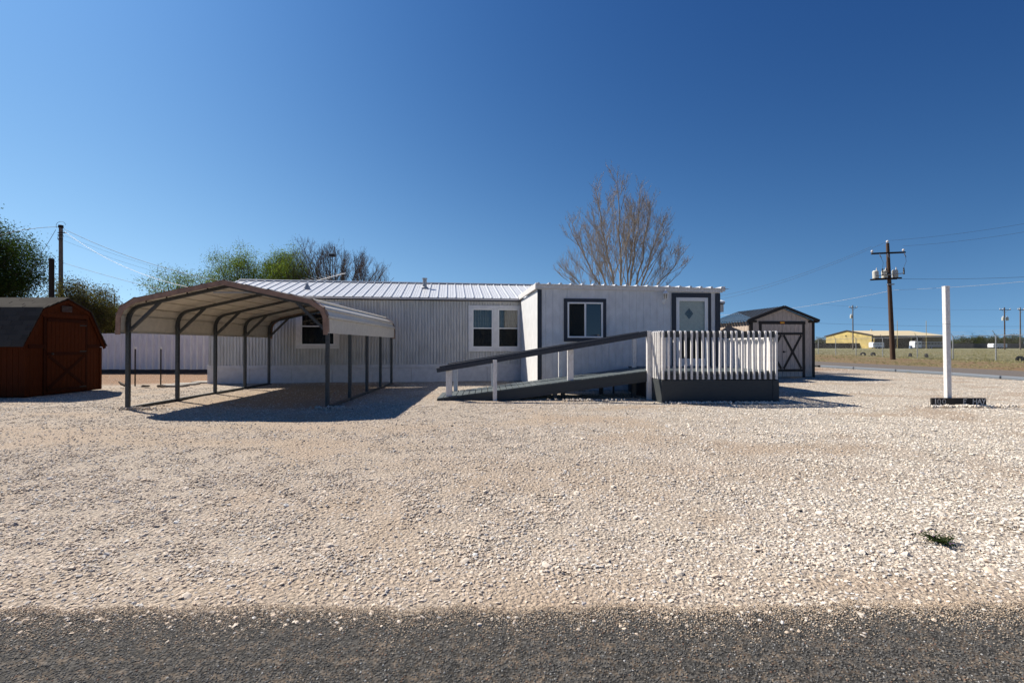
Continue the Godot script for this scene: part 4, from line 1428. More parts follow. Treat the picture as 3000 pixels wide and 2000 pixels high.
	var bb := thing("barrel", "blue plastic barrel standing before the yellow barn column", "barrel", V(133.6, 0, 160.0))
	part(bb, "body", lathe([Vector2(0, 0), Vector2(0.42, 0), Vector2(0.46, 0.1), Vector2(0.44, 0.35), Vector2(0.47, 0.5), Vector2(0.44, 0.65), Vector2(0.46, 0.9), Vector2(0.42, 1.0), Vector2(0, 1.0)], 14), "blue_plastic")
	part(bb, "band", lathe([Vector2(0.465, 0.3), Vector2(0.475, 0.32), Vector2(0.475, 0.4), Vector2(0.465, 0.42)], 14), "trailer_white")
	for e in [[2630.0, "tall thin yellow post just right of the power pole"], [2715.0, "tall thin yellow post over the right end of the barn roof"]]:
		var o := thing("goal_post", e[1], "post", V((e[0] - 1500.0) / 1400.0 * 158.0, 0, 158.0), 0.0, "thin yellow posts by the barn")
		part(o, "pole", tube_mesh([Vector3(0, -0.1, 0), Vector3(0, 9.3, 0)], [0.09, 0.06], 8), "yellow_steel")
		part(o, "base", lathe([Vector2(0, 0), Vector2(0.3, 0), Vector2(0.25, 0.15), Vector2(0, 0.15)], 8), "concrete")
	grass()

func o_black_edging() -> void:
	var o := bar(self, "landscape_edging", V(17.72, 0.05, 27.5), V(17.3, 0.05, 30.5), 0.2, 0.12, "black", 0.02)
	tag(o, "black edging timber behind the right corner of the tan shed", "edging", "edging timbers along the gravel")

func trailer(label: String, x: float, d: float, l: float, h: float, long: bool) -> void:
	var t := thing("trailer", label, "trailer", V(x, 0, d), 0.0, "trailers beyond the field")
	var nose := 2.0 if long else 0.35
	var body: Array = [Vector2(0.05, 0.45), Vector2(l, 0.45), Vector2(l, h - 0.12), Vector2(l - 0.15, h), Vector2(0.3, h), Vector2(0.0, h - 0.35)]
	if long:
		part(t, "cab", plate([Vector2(0, 0.35), Vector2(2.3, 0.35), Vector2(2.3, h), Vector2(0.25, h), Vector2(0, h - 0.3)], -2.2, 0.0), "trailer_white")
		part(t, "body", plate([Vector2(2.32, 0.5), Vector2(l, 0.5), Vector2(l, h - 0.15), Vector2(l - 0.1, h - 0.05), Vector2(2.32, h - 0.05)], -2.2, 0.0), "trailer_grey")
	else:
		part(t, "body", plate(body, -2.0, 0.0), "trailer_white")
	var n := 9 if long else 3
	for i in n:
		var a := (0.5 if not long else 0.35) + (l - 0.9) * i / n
		bx(t, "window", Vector3(a, h * 0.62, 0.0), Vector3(a + (l - 0.9) / n * 0.75, h * 0.78, 0.03), "black" if long else "trailer_grey", 0.005)
	for k in 2:
		var wh := part(t, "wheel", lathe([Vector2(0, -0.1), Vector2(0.34, -0.1), Vector2(0.36, -0.05), Vector2(0.36, 0.05), Vector2(0.34, 0.1), Vector2(0, 0.1)], 16), "rubber", Transform3D(Basis(Vector3.RIGHT, PI / 2), Vector3(l * 0.5 + (k - 0.5) * 0.85, 0.36, 0.0)))
		part(wh, "rim", lathe([Vector2(0, 0.101), Vector2(0.2, 0.101), Vector2(0.2, 0.12), Vector2(0, 0.12)], 12), "trailer_white")
	bx(t, "fender", Vector3(l * 0.5 - 0.95, 0.72, 0.0), Vector3(l * 0.5 + 0.95, 0.8, 0.16), "trailer_white")
	bar(t, "hitch", Vector3(0.1, 0.4, -1.0), Vector3(-0.9, 0.4, -1.0), 0.12, 0.12, "steel_grey")
	bx(t, "jack", Vector3(-0.75, 0.0, -1.05), Vector3(-0.67, 0.5, -0.97), "steel_grey")

func grass() -> void:
	var root := Node3D.new()
	root.name = "grass"
	add_child(root)
	tag(root, "dry yellow-green grass of the verge and field beyond the street", "grass", "", "stuff")
	var st := new_st()
	for i in 9:
		var a := TAU * i / 9.0
		var o := Vector3(cos(a), 0, sin(a)) * 0.5
		var tip := o * 1.5 + Vector3(0.1 * sin(i * 3.0), 1.0 - 0.3 * (i % 3) * 0.5, 0.1)
		var sd := Vector3(-sin(a), 0, cos(a)) * 0.09
		tri(st, o - sd, o + sd, tip)
	var tuft := st.commit()
	var buf := PackedFloat32Array()
	for i in 26000:
		var d := rng.randf_range(18.0, 120.0)
		var x := rng.randf_range(17.0, 1.15 * d + 3.0)
		if d > 60 and rng.randf() < 0.3:
			continue
		var e := x + 0.1045 * (d - 23.5)
		if e > 18.9 and e < 25.3:
			continue
		if e < 18.2:
			continue
		var fence := 37.5 + 0.15 * (d - 37.0)
		var inside := x > fence - 1.2
		if not inside and rng.randf() < 0.72 - 0.6 * nz.get_noise_2d(x * 0.15, d * 0.15):
			continue
		var s := rng.randf_range(0.03, 0.11) * (1.8 if absf(x - fence) < 0.8 else 1.0)
		var k := rng.randf_range(0.7, 1.25)
		var green := nz.get_noise_2d(x * 0.08 + 3, d * 0.05)
		var c := Color(0.22, 0.225, 0.09).lerp(Color(0.36, 0.31, 0.17), clampf(0.5 + green, 0, 1))
		put(buf, Basis(Vector3.UP, rng.randf() * TAU) * Basis.from_scale(Vector3(s * 1.5, s, s * 1.5)), V(x, 0, d), Color(c.r * k, c.g * k, c.b * k))
	scatter(root, "tufts", tuft, "stone", buf)

# ------------------------------------------------------------------ poles and wires
func sag(a: Vector3, b: Vector3, drop: float, n := 24) -> Array:
	var p := []
	for i in n + 1:
		var t := float(i) / n
		p.append(a.lerp(b, t) - Vector3(0, drop * 4.0 * t * (1 - t), 0))
	return p

func wire(label: String, a: Vector3, b: Vector3, drop: float, r: float, m := "wire_dark", group := "power lines") -> void:
	var p := sag(a, b, drop)
	var o := part(self, "power_line", tube_mesh(p, p.map(func(_q): return r), 5), m)
	tag(o, label, "wire", group)

# the world point seen at a pixel of the photograph at a given depth
func at_px(x: float, y: float, d: float) -> Vector3:
	return V((x - 1500.0) / 1400.0 * d, EYE + (1010.0 - y) / 1400.0 * d, d)

func insulator(parent: Node, p: Vector3, s := 1.0) -> void:
	part(parent, "insulator", lathe([Vector2(0, 0), Vector2(0.03 * s, 0), Vector2(0.03 * s, 0.05 * s), Vector2(0.075 * s, 0.07 * s), Vector2(0.08 * s, 0.12 * s), Vector2(0.045 * s, 0.17 * s), Vector2(0, 0.18 * s)], 10), "porcelain", Transform3D(Basis.IDENTITY, p))

func small_pole(label: String, p: Vector3, h: float, arm: float, m: String, cans := 0, arm_turn := 0.0) -> void:
	var g := thing("utility_pole", label, "utility pole", p, arm_turn, "utility poles")
	part(g, "pole", tube_mesh([Vector3(0, -0.2, 0), Vector3(0, h, 0)], [0.17, 0.11], 10), m)
	bx(g, "crossarm", Vector3(-arm / 2, h - 0.75, 0.1), Vector3(arm / 2, h - 0.6, 0.22), m)
	for t in [-0.46, -0.2, 0.46]:
		insulator(g, Vector3(arm * t, h - 0.6, 0.16), 1.6)
	bar(g, "brace", Vector3(-arm * 0.3, h - 0.75, 0.16), Vector3(0, h - 1.5, 0.12), 0.04, 0.06, "steel_grey")
	bar(g, "brace", Vector3(arm * 0.3, h - 0.75, 0.16), Vector3(0, h - 1.5, 0.12), 0.04, 0.06, "steel_grey")
	for i in cans:
		var sx := -0.55 if i == 0 else 0.55
		var c := part(g, "transformer", lathe([Vector2(0, 0), Vector2(0.28, 0), Vector2(0.3, 0.05), Vector2(0.3, 0.85), Vector2(0.2, 0.95), Vector2(0, 0.97)], 14), "transformer", Transform3D(Basis.IDENTITY, Vector3(sx, h - 3.6, 0.15)))
		insulator(c, Vector3(0, 0.95, 0), 1.6)
		bx(g, "bracket", Vector3(minf(sx, 0.0), h - 3.2, 0.1), Vector3(maxf(sx, 0.0), h - 3.1, 0.2), "steel_grey")

func poles_and_wires() -> void:
	# the tall pole with a bank of transformers, right
	var base := V(33.5, 0, 42.0)
	var g := thing("power_pole", "tall leaning brown power pole with crossarm and transformer platform", "utility pole", base, 0.0, "utility poles")
	g.rotation.z = 0.04
	part(g, "pole", tube_mesh([Vector3(0, -0.3, 0), Vector3(0, 5, 0), Vector3(0, 10.25, 0)], [0.2, 0.165, 0.12], 14), "pole_wood")
	bx(g, "crossarm", Vector3(-1.62, 9.28, 0.13), Vector3(1.35, 9.42, 0.27), "pole_black", 0.01)
	insulator(g, Vector3(-1.55, 9.42, 0.2), 1.3)
	insulator(g, Vector3(1.2, 9.42, 0.2), 1.3)
	insulator(g, Vector3(0, 10.25, 0.0), 1.4)
	for x in [-0.95, -0.27, 1.2]:
		bar(g, "cutout_arm", Vector3(x, 9.3, 0.28), Vector3(x - 0.02, 9.02, 0.36), 0.05, 0.05, "porcelain")
		part(g, "fuse_cutout", tube_mesh([Vector3(x - 0.03, 9.15, 0.34), Vector3(x + 0.03, 8.9, 0.42)], [0.035, 0.03], 6), "steel_grey")
	# platform
	for z in [-0.22, 0.3]:
		bx(g, "platform_beam", Vector3(-1.5, 7.05, z - 0.05), Vector3(0.85, 7.17, z + 0.05), "pole_black", 0.008)
	for e in [[-1.5, 7.38], [0.0, 7.42]]:
		pass
	bar(g, "platform_rail", Vector3(-1.5, 7.36, 0.36), Vector3(0.95, 7.5, 0.36), 0.05, 0.07, "steel_grey")
	for x in [-1.22, -0.42, 0.5]:
		var c := part(g, "transformer", lathe([Vector2(0, 0), Vector2(0.21, 0), Vector2(0.23, 0.04), Vector2(0.23, 0.62), Vector2(0.16, 0.7), Vector2(0, 0.72)], 16), "transformer", Transform3D(Basis.IDENTITY, Vector3(x, 7.17, 0.04)))
		part(c, "bushing", tube_mesh([Vector3(0.1, 0.66, 0), Vector3(0.12, 0.78, 0), Vector3(0.12, 0.95, 0)], [0.06, 0.045, 0.02], 8), "porcelain")
	for x in [-0.9, -0.55, 0.95]:
		part(g, "arrester", lathe([Vector2(0, 0), Vector2(0.05, 0), Vector2(0.075, 0.06), Vector2(0.05, 0.12), Vector2(0.075, 0.18), Vector2(0.05, 0.24), Vector2(0.075, 0.32), Vector2(0.05, 0.4), Vector2(0.06, 0.55), Vector2(0, 0.6)], 10), "galvanised", Transform3D(Basis.IDENTITY, Vector3(x, 7.4, 0.45)))
	for e in [[-0.95, 8.95, -0.9, 8.0, 0.12], [-0.27, 8.95, -0.55, 8.0, -0.15], [1.2, 8.95, 0.95, 8.0, 0.12]]:
		part(g, "lead_wire", tube_mesh([Vector3(e[0], e[1], 0.4), Vector3((e[0] + e[2]) / 2 + e[4], 8.5, 0.45), Vector3(e[2], e[3], 0.45)], [0.012, 0.012, 0.012], 5), "wire_dark")
	bx(g, "spool_bracket", Vector3(-0.3, 6.55, 0.05), Vector3(0.3, 6.65, 0.2), "steel_grey")
	# wires of that pole, left and right
	var d := 42.0
	wire("thin wire from the left end of the tall pole's crossarm towards the house", at_px(2555, 722, d), at_px(2000, 880, 62.0), 0.9, 0.009)
	wire("thin wire from the top of the tall pole down towards the house", at_px(2606, 705, d), at_px(2000, 895, 62.0), 0.9, 0.009)
	wire("upper thin wire rising from the tall pole's top to the right edge", at_px(2608, 704, d), at_px(3160, 625, 34.0), 0.25, 0.008)
	wire("second thin wire rising from the crossarm's right end to the right edge", at_px(2648, 720, d), at_px(3160, 650, 34.0), 0.25, 0.008)
	wire("twisted wire running level from the tall pole to the right edge", at_px(2618, 816, d), at_px(3160, 803, 34.0), 0.15, 0.011)
	wire("pale wire passing the top of the white post, right of the tall pole", at_px(2622, 849, d), at_px(3160, 808, 34.0), 0.15, 0.01, "wire_light")
	wire("pale wire from the tall pole falling left behind the tan shed", at_px(2618, 850, d), at_px(2050, 925, 62.0), 0.5, 0.011, "wire_light")
	wire("distant wire crossing above the yellow barn roof", at_px(2385, 946, 120.0), at_px(3100, 955, 118.0), 0.4, 0.02)
	wire("distant wire higher above the yellow barn, left of the white post", at_px(2385, 890, 130.0), at_px(3100, 903, 125.0), 0.9, 0.014)
	# smaller poles behind
	small_pole("grey utility pole in front of the yellow barn's gable", V((2500.0 - 1500.0) / 1400.0 * 130.0, 0, 130.0), 12.1, 2.2, "pole_grey", 1)
	small_pole("brown utility pole with two transformers at the right edge", V((2945.0 - 1500.0) / 1400.0 * 130.0, 0, 130.0), 11.5, 3.0, "pole_wood", 2)
	small_pole("pale utility pole furthest right, half out of the picture", V((2991.0 - 1500.0) / 1400.0 * 126.0, 0, 126.0), 11.2, 2.8, "pole_grey", 0, 20.0)
	small_pole("small distant dark utility pole above the white metal fence", V((333.5 - 1500.0) / 1400.0 * 102.0, 0, 102.0), 12.1, 2.5, "pole_black", 0)
	# the pole on the left
	var lp := V(-28.4, 0, 30.0)
	g = thing("power_pole", "tall grey wooden power pole behind the barn shed, many wires", "utility pole", lp, 0.0, "utility poles")
	part(g, "pole", tube_mesh([Vector3(0.06, -0.2, 0), Vector3(0, 8.8, 0)], [0.14, 0.1], 12), "pole_grey")
	part(g, "pole_cap", lathe([Vector2(0, 0), Vector2(0.14, 0), Vector2(0.13, 0.16), Vector2(0, 0.2)], 12), "pole_black", Transform3D(Basis.IDENTITY, Vector3(0, 8.65, 0)))
	for y in [8.3, 8.15, 7.9]:
		bx(g, "spool_bracket", Vector3(-0.1, y, 0.04), Vector3(0.42 if y > 8.2 else 0.2, y + 0.05, 0.12), "black")
	for k in 2:
		var ring := []
		for i in 15:
			var an := lerpf(0.2, 3.6 if k == 0 else 5.2, i / 14.0)
			ring.append(Vector3(0.1 + (0.3 - 0.1 * k) * cos(an), 8.75 - 0.75 * k + (0.27 - 0.05 * k) * sin(an), 0.1))
		part(g, "jumper_loop", tube_mesh(ring, ring.map(func(_q): return 0.01), 5), "wire_dark")
	var dk := "wires of the left pole"
	wire("thick dark wire falling right from the left pole towards the green trees", at_px(184, 670, 30.0), at_px(640, 822, 27.0), 0.35, 0.012, "wire_dark", dk)
	wire("white twisted service cable falling steeply right from the left pole", at_px(171, 667, 30.0), at_px(660, 858, 22.5), 0.75, 0.01, "wire_light", dk)
	wire("upper thin wire between the two cables right of the left pole", at_px(187, 690, 30.0), at_px(640, 828, 31.0), 0.25, 0.005, "wire_dark", dk)
	wire("lower thin wire between the two cables right of the left pole", at_px(184, 704, 30.0), at_px(640, 840, 31.0), 0.25, 0.005, "wire_dark", dk)
	wire("dark low cable running right from halfway up the left pole", at_px(178, 768, 30.0), at_px(640, 888, 24.0), 0.1, 0.01, "wire_dark", dk)
	wire("short dark wire from the left pole top into the big tree", at_px(170, 664, 30.0), at_px(-60, 705, 27.0), -0.2, 0.013, "wire_dark", dk)
	wire("thin slanting wire from the left pole down behind the big tree", at_px(160, 672, 30.0), at_px(60, 830, 33.0), 0.1, 0.012, "wire_dark", dk)
	var stub := thing("pipe_post", "dark brown bare post standing left of the grey power pole", "post", V(-1352.0 / 1400.0 * 26.0, 0, 26.0))
	part(stub, "shaft", tube_mesh([Vector3(0.05, -0.2, 0), Vector3(0, 5.97, 0)], [0.13, 0.115], 14), "pole_black")
	part(stub, "collar", lathe([Vector2(0, 0), Vector2(0.125, 0), Vector2(0.125, 0.05), Vector2(0, 0.06)], 14), "pole_black", Transform3D(Basis.IDENTITY, Vector3(0, 5.94, 0)))
	# aerial on the roof
	var an := thing("tv_antenna", "thin old television aerial on a mast behind the home's roof ridge", "antenna", at_px(973, 838, 20.0))
	an.position.y = 3.6
	var hh := EYE + (1010.0 - 745.0) / 1400.0 * 20.0 - 3.6
	part(an, "mast", tube_mesh([Vector3(0, -0.9, 0), Vector3(0, hh, 0)], [0.022, 0.018], 8), "galvanised")
	bx(an, "rotor", Vector3(-0.12, hh - 0.1, -0.07), Vector3(0.1, hh + 0.03, 0.07), "black")
	var b0 := Vector3(-0.95, 0.28, 0.1)
	var b1 := Vector3(0.58, 0.68, 0.1)
	part(an, "boom", tube_mesh([b0, b1], [0.016, 0.016], 6), "wire_light")
	for i in 9:
		var c := b0.lerp(b1, (i + 0.5) / 9.0)
		var l := lerpf(0.75, 0.3, i / 8.0)
		part(an, "element", tube_mesh([c + Vector3(-0.12 * l, 0.02, -l), c, c + Vector3(-0.12 * l, 0.02, l)], [0.006, 0.006, 0.006], 5), "wire_light")
	part(an, "strut", tube_mesh([Vector3(0, 0.2, 0), Vector3(-0.26, 0.47, 0.1)], [0.01, 0.01], 5), "wire_light")

# ------------------------------------------------------------------ trees
func limb(p0: Vector3, dir: Vector3, len: float, bend: Vector3, n: int, r: RandomNumberGenerator, wob := 0.05) -> Array:
	var p := [p0]
	var d := dir.normalized()
	for i in n:
		d = (d + bend / n + Vector3(r.randfn(0, wob), r.randfn(0, wob), r.randfn(0, wob))).normalized()
		p.append(p[-1] + d * len / n)
	return p

func taper(n: int, a: float, b: float) -> Array:
	var o := []
	for i in n:
		o.append(lerpf(a, b, float(i) / (n - 1)))
	return o

func along(p: Array, t: float) -> Vector3:
	var f := t * (p.size() - 1)
	var i := mini(int(f), p.size() - 2)
	return p[i].lerp(p[i + 1], f - i)

# a bare tree: stems given by their tips (relative to the foot), side shoots and twigs with buds
func bare_tree(called: String, label: String, at: Vector3, fork: float, tips: Array, seed: int, bark: Color, bud: Color, dens := 1.0, angle := 0.6, shoot := 0.3) -> void:
	var r := RandomNumberGenerator.new()
	r.seed = seed
	var g := thing(called, label, "tree", at)
	var st := new_st()
	var tw := new_st()
	tube(st, [Vector3(0, -0.3, 0), Vector3(0.02, fork * 0.5, 0), Vector3(0, fork, 0)], [0.3, 0.22, 0.2], 10, true, bark)
	for tip in tips:
		var t: Vector3 = tip
		var len := t.length()
		var a := Vector3(t.x * 0.05, fork - 0.1, t.z * 0.05)
		var p := []
		for i in 11:
			var u := i / 10.0
			var flat := pow(u, 0.92)
			var q := Vector3(lerpf(a.x, t.x, flat), lerpf(a.y, t.y, pow(u, 1.08)), lerpf(a.z, t.z, flat))
			p.append(q + Vector3(r.randfn(0, 0.05), 0, r.randfn(0, 0.05)) * (1.0 if i > 0 and i < 10 else 0.0))
		var thick := 0.0075 * len
		tube(st, p, taper(11, thick, 0.012), 7, true, bark)
		# branches off the stem, shoots off the branches, twigs off the shoots
		var n := int(9 * dens) + 2
		for i in n:
			var u := lerpf(0.2, 0.93, (i + r.randf()) / n)
			var dir: Vector3 = (along(p, minf(u + 0.05, 1.0)) - along(p, maxf(u - 0.05, 0.0))).normalized()
			var az := r.randf() * TAU
			var l := (1.0 - u) * len * shoot * r.randf_range(0.7, 1.2) + r.randf_range(0.3, 0.6)
			var bp := limb(along(p, u), dir + Vector3(cos(az), 0.0, sin(az)) * angle * r.randf_range(0.7, 1.2), l, Vector3(0, 0.45, 0), 6, r, 0.06)
			tube(st, bp, taper(7, 0.004 + 0.0065 * l, 0.004), 5, false, bark)
			shoots(tw, bp, int((5 + 5.0 * l) * dens), 0.15, r, bark, bud, dens)
		shoots(tw, p, int(12 * dens) + 4, 0.45, r, bark, bud, dens)
	part(g, "trunk", st.commit(), "bark_tint")
	part(g, "crown", tw.commit(), "bark_tint")

func shoots(tw: SurfaceTool, bp: Array, n: int, from: float, r: RandomNumberGenerator, bark: Color, bud: Color, dens: float) -> void:
	for i in n:
		var u := lerpf(from, 1.0, r.randf())
		var dir: Vector3 = (along(bp, minf(u + 0.1, 1.0)) - along(bp, maxf(u - 0.1, 0.0))).normalized()
		var az := r.randf() * TAU
		var l := r.randf_range(0.25, 0.75)
		var sp := limb(along(bp, u), dir + Vector3(cos(az), 0.15, sin(az)) * r.randf_range(0.4, 0.85), l, Vector3(0, 0.4, 0), 3, r, 0.08)
		tube(tw, sp, taper(4, 0.0055, 0.003), 3, false, bark)
		for j in int(5 * dens) + 1:
			var az2 := r.randf() * TAU
			var d2: Vector3 = (sp[3] - sp[0]).normalized() + Vector3(cos(az2), 0.2, sin(az2)) * 0.7
			var tp := limb(along(sp, r.randf_range(0.2, 1.0)), d2, r.randf_range(0.1, 0.32), Vector3(0, 0.3, 0), 2, r, 0.08)
			tube(tw, tp, [0.0038, 0.003, 0.002], 3, false, bark)
			for b in 2:
				var c := along(tp, r.randf_range(0.4, 1.0))
				var s := r.randf_range(0.01, 0.022)
				var e := Vector3(r.randfn(), r.randfn(), r.randfn()).normalized() * s
				var f := e.cross(Vector3(r.randfn(), r.randfn(), r.randfn())).normalized() * s * 0.6
				tw.set_color(bud)
				quad(tw, c - e, c - f, c + e, c + f)

# a tree in leaf: limbs to clumps spread through the crown, leaves at the ends
func leaf_tree(called: String, label: String, at: Vector3, h: float, base_h: float, rx: float, clumps: int, per: int, leaf: float, cols: Array, seed: int, clump_r := 0.5, lift := 0.0) -> Node3D:
	var r := RandomNumberGenerator.new()
	r.seed = seed
	var g := thing(called, label, "tree", at, 0.0, "")
	var st := new_st()
	var lv := new_st()
	var bark := Color(0.09, 0.07, 0.055)
	var mid := Vector3(0, (h + base_h) / 2, 0)
	var ry := (h - base_h) / 2
	tube(st, [Vector3(0, -0.2, 0), Vector3(0.05, base_h * 0.5, 0.03), Vector3(0, base_h + 0.3, 0), Vector3(0.05, mid.y, 0)], [0.03 * h, 0.024 * h, 0.02 * h, 0.01 * h], 8, true, bark)
	for i in clumps:
		var v := Vector3(r.randfn(), r.randfn(), r.randfn()).normalized() * pow(r.randf(), 0.42)
		# an uneven outline
		var bump := 0.78 + 0.45 * nz.get_noise_3d(v.x * 1.6 + seed, v.y * 1.6, v.z * 1.6)
		var c := mid + Vector3(v.x * rx, v.y * ry + lift * absf(v.x), v.z * rx) * bump
		var foot := Vector3(0, lerpf(base_h * 0.7, c.y, 0.35), 0)
		var p := [foot, foot.lerp(c, 0.5) + Vector3(r.randfn(0, 0.15), -0.1, r.randfn(0, 0.15)), c]
		tube(st, p, [0.012 * rx + 0.015, 0.02, 0.008], 4, false, bark)
		for j in per:
			var o := c + Vector3(r.randfn(), r.randfn() * 0.75, r.randfn()) * clump_r * 0.5
			var s := leaf * r.randf_range(0.6, 1.3)
			var e := Vector3(r.randfn(), r.randfn() * 0.7, r.randfn()).normalized() * s
			var f := e.cross(Vector3(r.randfn(), r.randfn(), r.randfn())).normalized() * s * 0.42
			var k := r.randf_range(0.65, 1.3)
			var col: Color = cols[r.randi() % cols.size()]
			lv.set_color(Color(col.r * k, col.g * k, col.b * k))
			quad(lv, o - e, o - f, o + e, o + f)
		if i % 2 == 0:
			for j in 4:
				var tp := limb(c, Vector3(r.randfn(), r.randfn() + 0.6, r.randfn()), clump_r * 1.2, Vector3.ZERO, 2, r, 0.15)
				tube(st, tp, [0.008, 0.006, 0.004], 3, false, bark)
	part(g, "trunk", st.commit(), "bark_tint")
	part(g, "crown", lv.commit(), "leaf")
	return g

func trees() -> void:
	# the bare poplar behind the addition; tips read off as metres from its foot
	var k := 26.0 / 1400.0
	var tips := []
	var r := RandomNumberGenerator.new()
	r.seed = 11
	for e in [[1815, 492], [1732, 575], [1778, 600], [1668, 652], [1888, 545], [1925, 570], [1948, 640], [2000, 742], [1642, 788], [1700, 690], [1862, 590]]:
		var x: float = (e[0] - 1828.0) * k
		var y: float = EYE + (1010.0 - e[1]) * k
		tips.append(Vector3(x, y, r.randfn(0, 0.9)))
	bare_tree("poplar_tree", "tall bare many-stemmed poplar rising behind the white addition", V((1828.0 - 1500.0) * k, 0, 26.0), 2.9, tips, 5, Color(0.3, 0.255, 0.205), Color(0.24, 0.16, 0.1), 1.0, 0.55, 0.42)
	k = 33.0 / 1400.0
	tips = []
	for i in 34:
		var u := i / 33.0
		var px := lerpf(855.0, 1125.0, u) + r.randfn(0, 6)
		var py := 722.0 + 80.0 * pow(absf(u - 0.42) / 0.58, 2.2) + absf(r.randfn(0, 8))
		tips.append(Vector3((px - 985.0) * k, EYE + (1010.0 - py) * k, r.randfn(0, 1.4)))
	bare_tree("bare_tree", "broad leafless brown tree behind the home's roof ridge", V((985.0 - 1500.0) * k, 0, 33.0), 2.2, tips, 6, Color(0.1, 0.078, 0.06), Color(0.09, 0.06, 0.045), 0.75, 0.9, 0.4)
	var dark := [Color(0.035, 0.065, 0.018), Color(0.05, 0.085, 0.024), Color(0.028, 0.05, 0.016), Color(0.07, 0.1, 0.03)]
	var fresh := [Color(0.14, 0.2, 0.045), Color(0.17, 0.24, 0.055), Color(0.1, 0.15, 0.035), Color(0.2, 0.26, 0.075)]
	var olive := [Color(0.12, 0.115, 0.045), Color(0.09, 0.085, 0.04), Color(0.14, 0.13, 0.06), Color(0.075, 0.06, 0.035)]
	leaf_tree("shade_tree", "big dark green leafy tree at the left edge behind the barn shed", V(-36.8, 0, 32.0), 11.2, 1.6, 5.0, 680, 190, 0.066, dark, 21, 0.95)
	leaf_tree("scrub_tree", "olive-brown sparse tree right behind the grey power pole", V(-27.2, 0, 30.0), 5.7, 1.2, 2.1, 280, 100, 0.055, olive, 22, 0.65)
	leaf_tree("scrub_tree", "low olive scrub tree between the power pole and the carport", V(-29.6, 0, 35.5), 4.7, 0.6, 2.3, 260, 100, 0.06, olive, 23, 0.65)
	leaf_tree("elm_tree", "small light green tree peeking over the carport's left roof", V(-20.6, 0, 29.5), 6.3, 1.5, 2.5, 190, 100, 0.045, fresh, 24, 0.6)
	leaf_tree("elm_tree", "leafy green tree behind the carport's peak", V(-18.8, 0, 33.0), 8.5, 1.2, 2.9, 360, 120, 0.048, fresh, 25, 0.65)
	leaf_tree("elm_tree", "dense bright green rounded tree left of the leafless tree", V(-16.2, 0, 33.5), 8.9, 1.2, 2.1, 340, 130, 0.048, fresh, 26, 0.55)
	leaf_tree("elm_tree", "thin green tree just touching the leafless brown tree", V(-14.6, 0, 32.0), 8.9, 1.2, 1.6, 180, 90, 0.048, fresh, 27, 0.55)
	# far trees on the right, each one crown of its own
	var far := [[2690.0, 215.0, 4.5, 3.2, "dark bush by the right end of the yellow barn"], [2740.0, 215.0, 5.0, 4.0, "dark rounded tree behind the yellow barn's right end"], [2835.0, 215.0, 5.0, 5.0, "distant green tree just right of the white post"], [2872.0, 220.0, 5.4, 5.0, "distant tree, second right of the white post"], [2905.0, 215.0, 5.4, 4.6, "distant tree directly over the small white trailer"], [2940.0, 220.0, 5.2, 4.6, "distant tree behind the brown two-transformer pole"], [2978.0, 210.0, 6.0, 4.2, "distant taller tree at the right edge"], [2405.0, 215.0, 4.6, 3.4, "distant bush left of the yellow barn beside the tan shed"], [2850.0, 230.0, 4.6, 4.5, "distant low tree between two taller ones right of the post"], [2800.0, 225.0, 3.4, 3.4, "distant low bush hidden by the white post"], [2960.0, 228.0, 4.6, 4.0, "distant low tree between the last two poles"]]
	var i := 40
	for e in far:
		leaf_tree("distant_tree", e[4], V((e[0] - 1500.0) / 1400.0 * e[1], 0, e[1]), e[2], 0.2, e[3], 60, 34, 0.3, [Color(0.06, 0.075, 0.03), Color(0.075, 0.09, 0.035), Color(0.05, 0.06, 0.028)], i, 1.5)
		i += 1

# ------------------------------------------------------------------ things in the yard
func stroke(st: SurfaceTool, p: Array, w: float) -> void:
	for i in p.size() - 1:
		var a: Vector2 = p[i]
		var b: Vector2 = p[i + 1]
		var v := b - a
		box_into(st, Transform3D(Basis(Vector3.BACK, atan2(v.y, v.x)), Vector3((a.x + b.x) / 2, (a.y + b.y) / 2, 0)), Vector3(v.length() + w * 0.6, w, 0.003), 0.0)

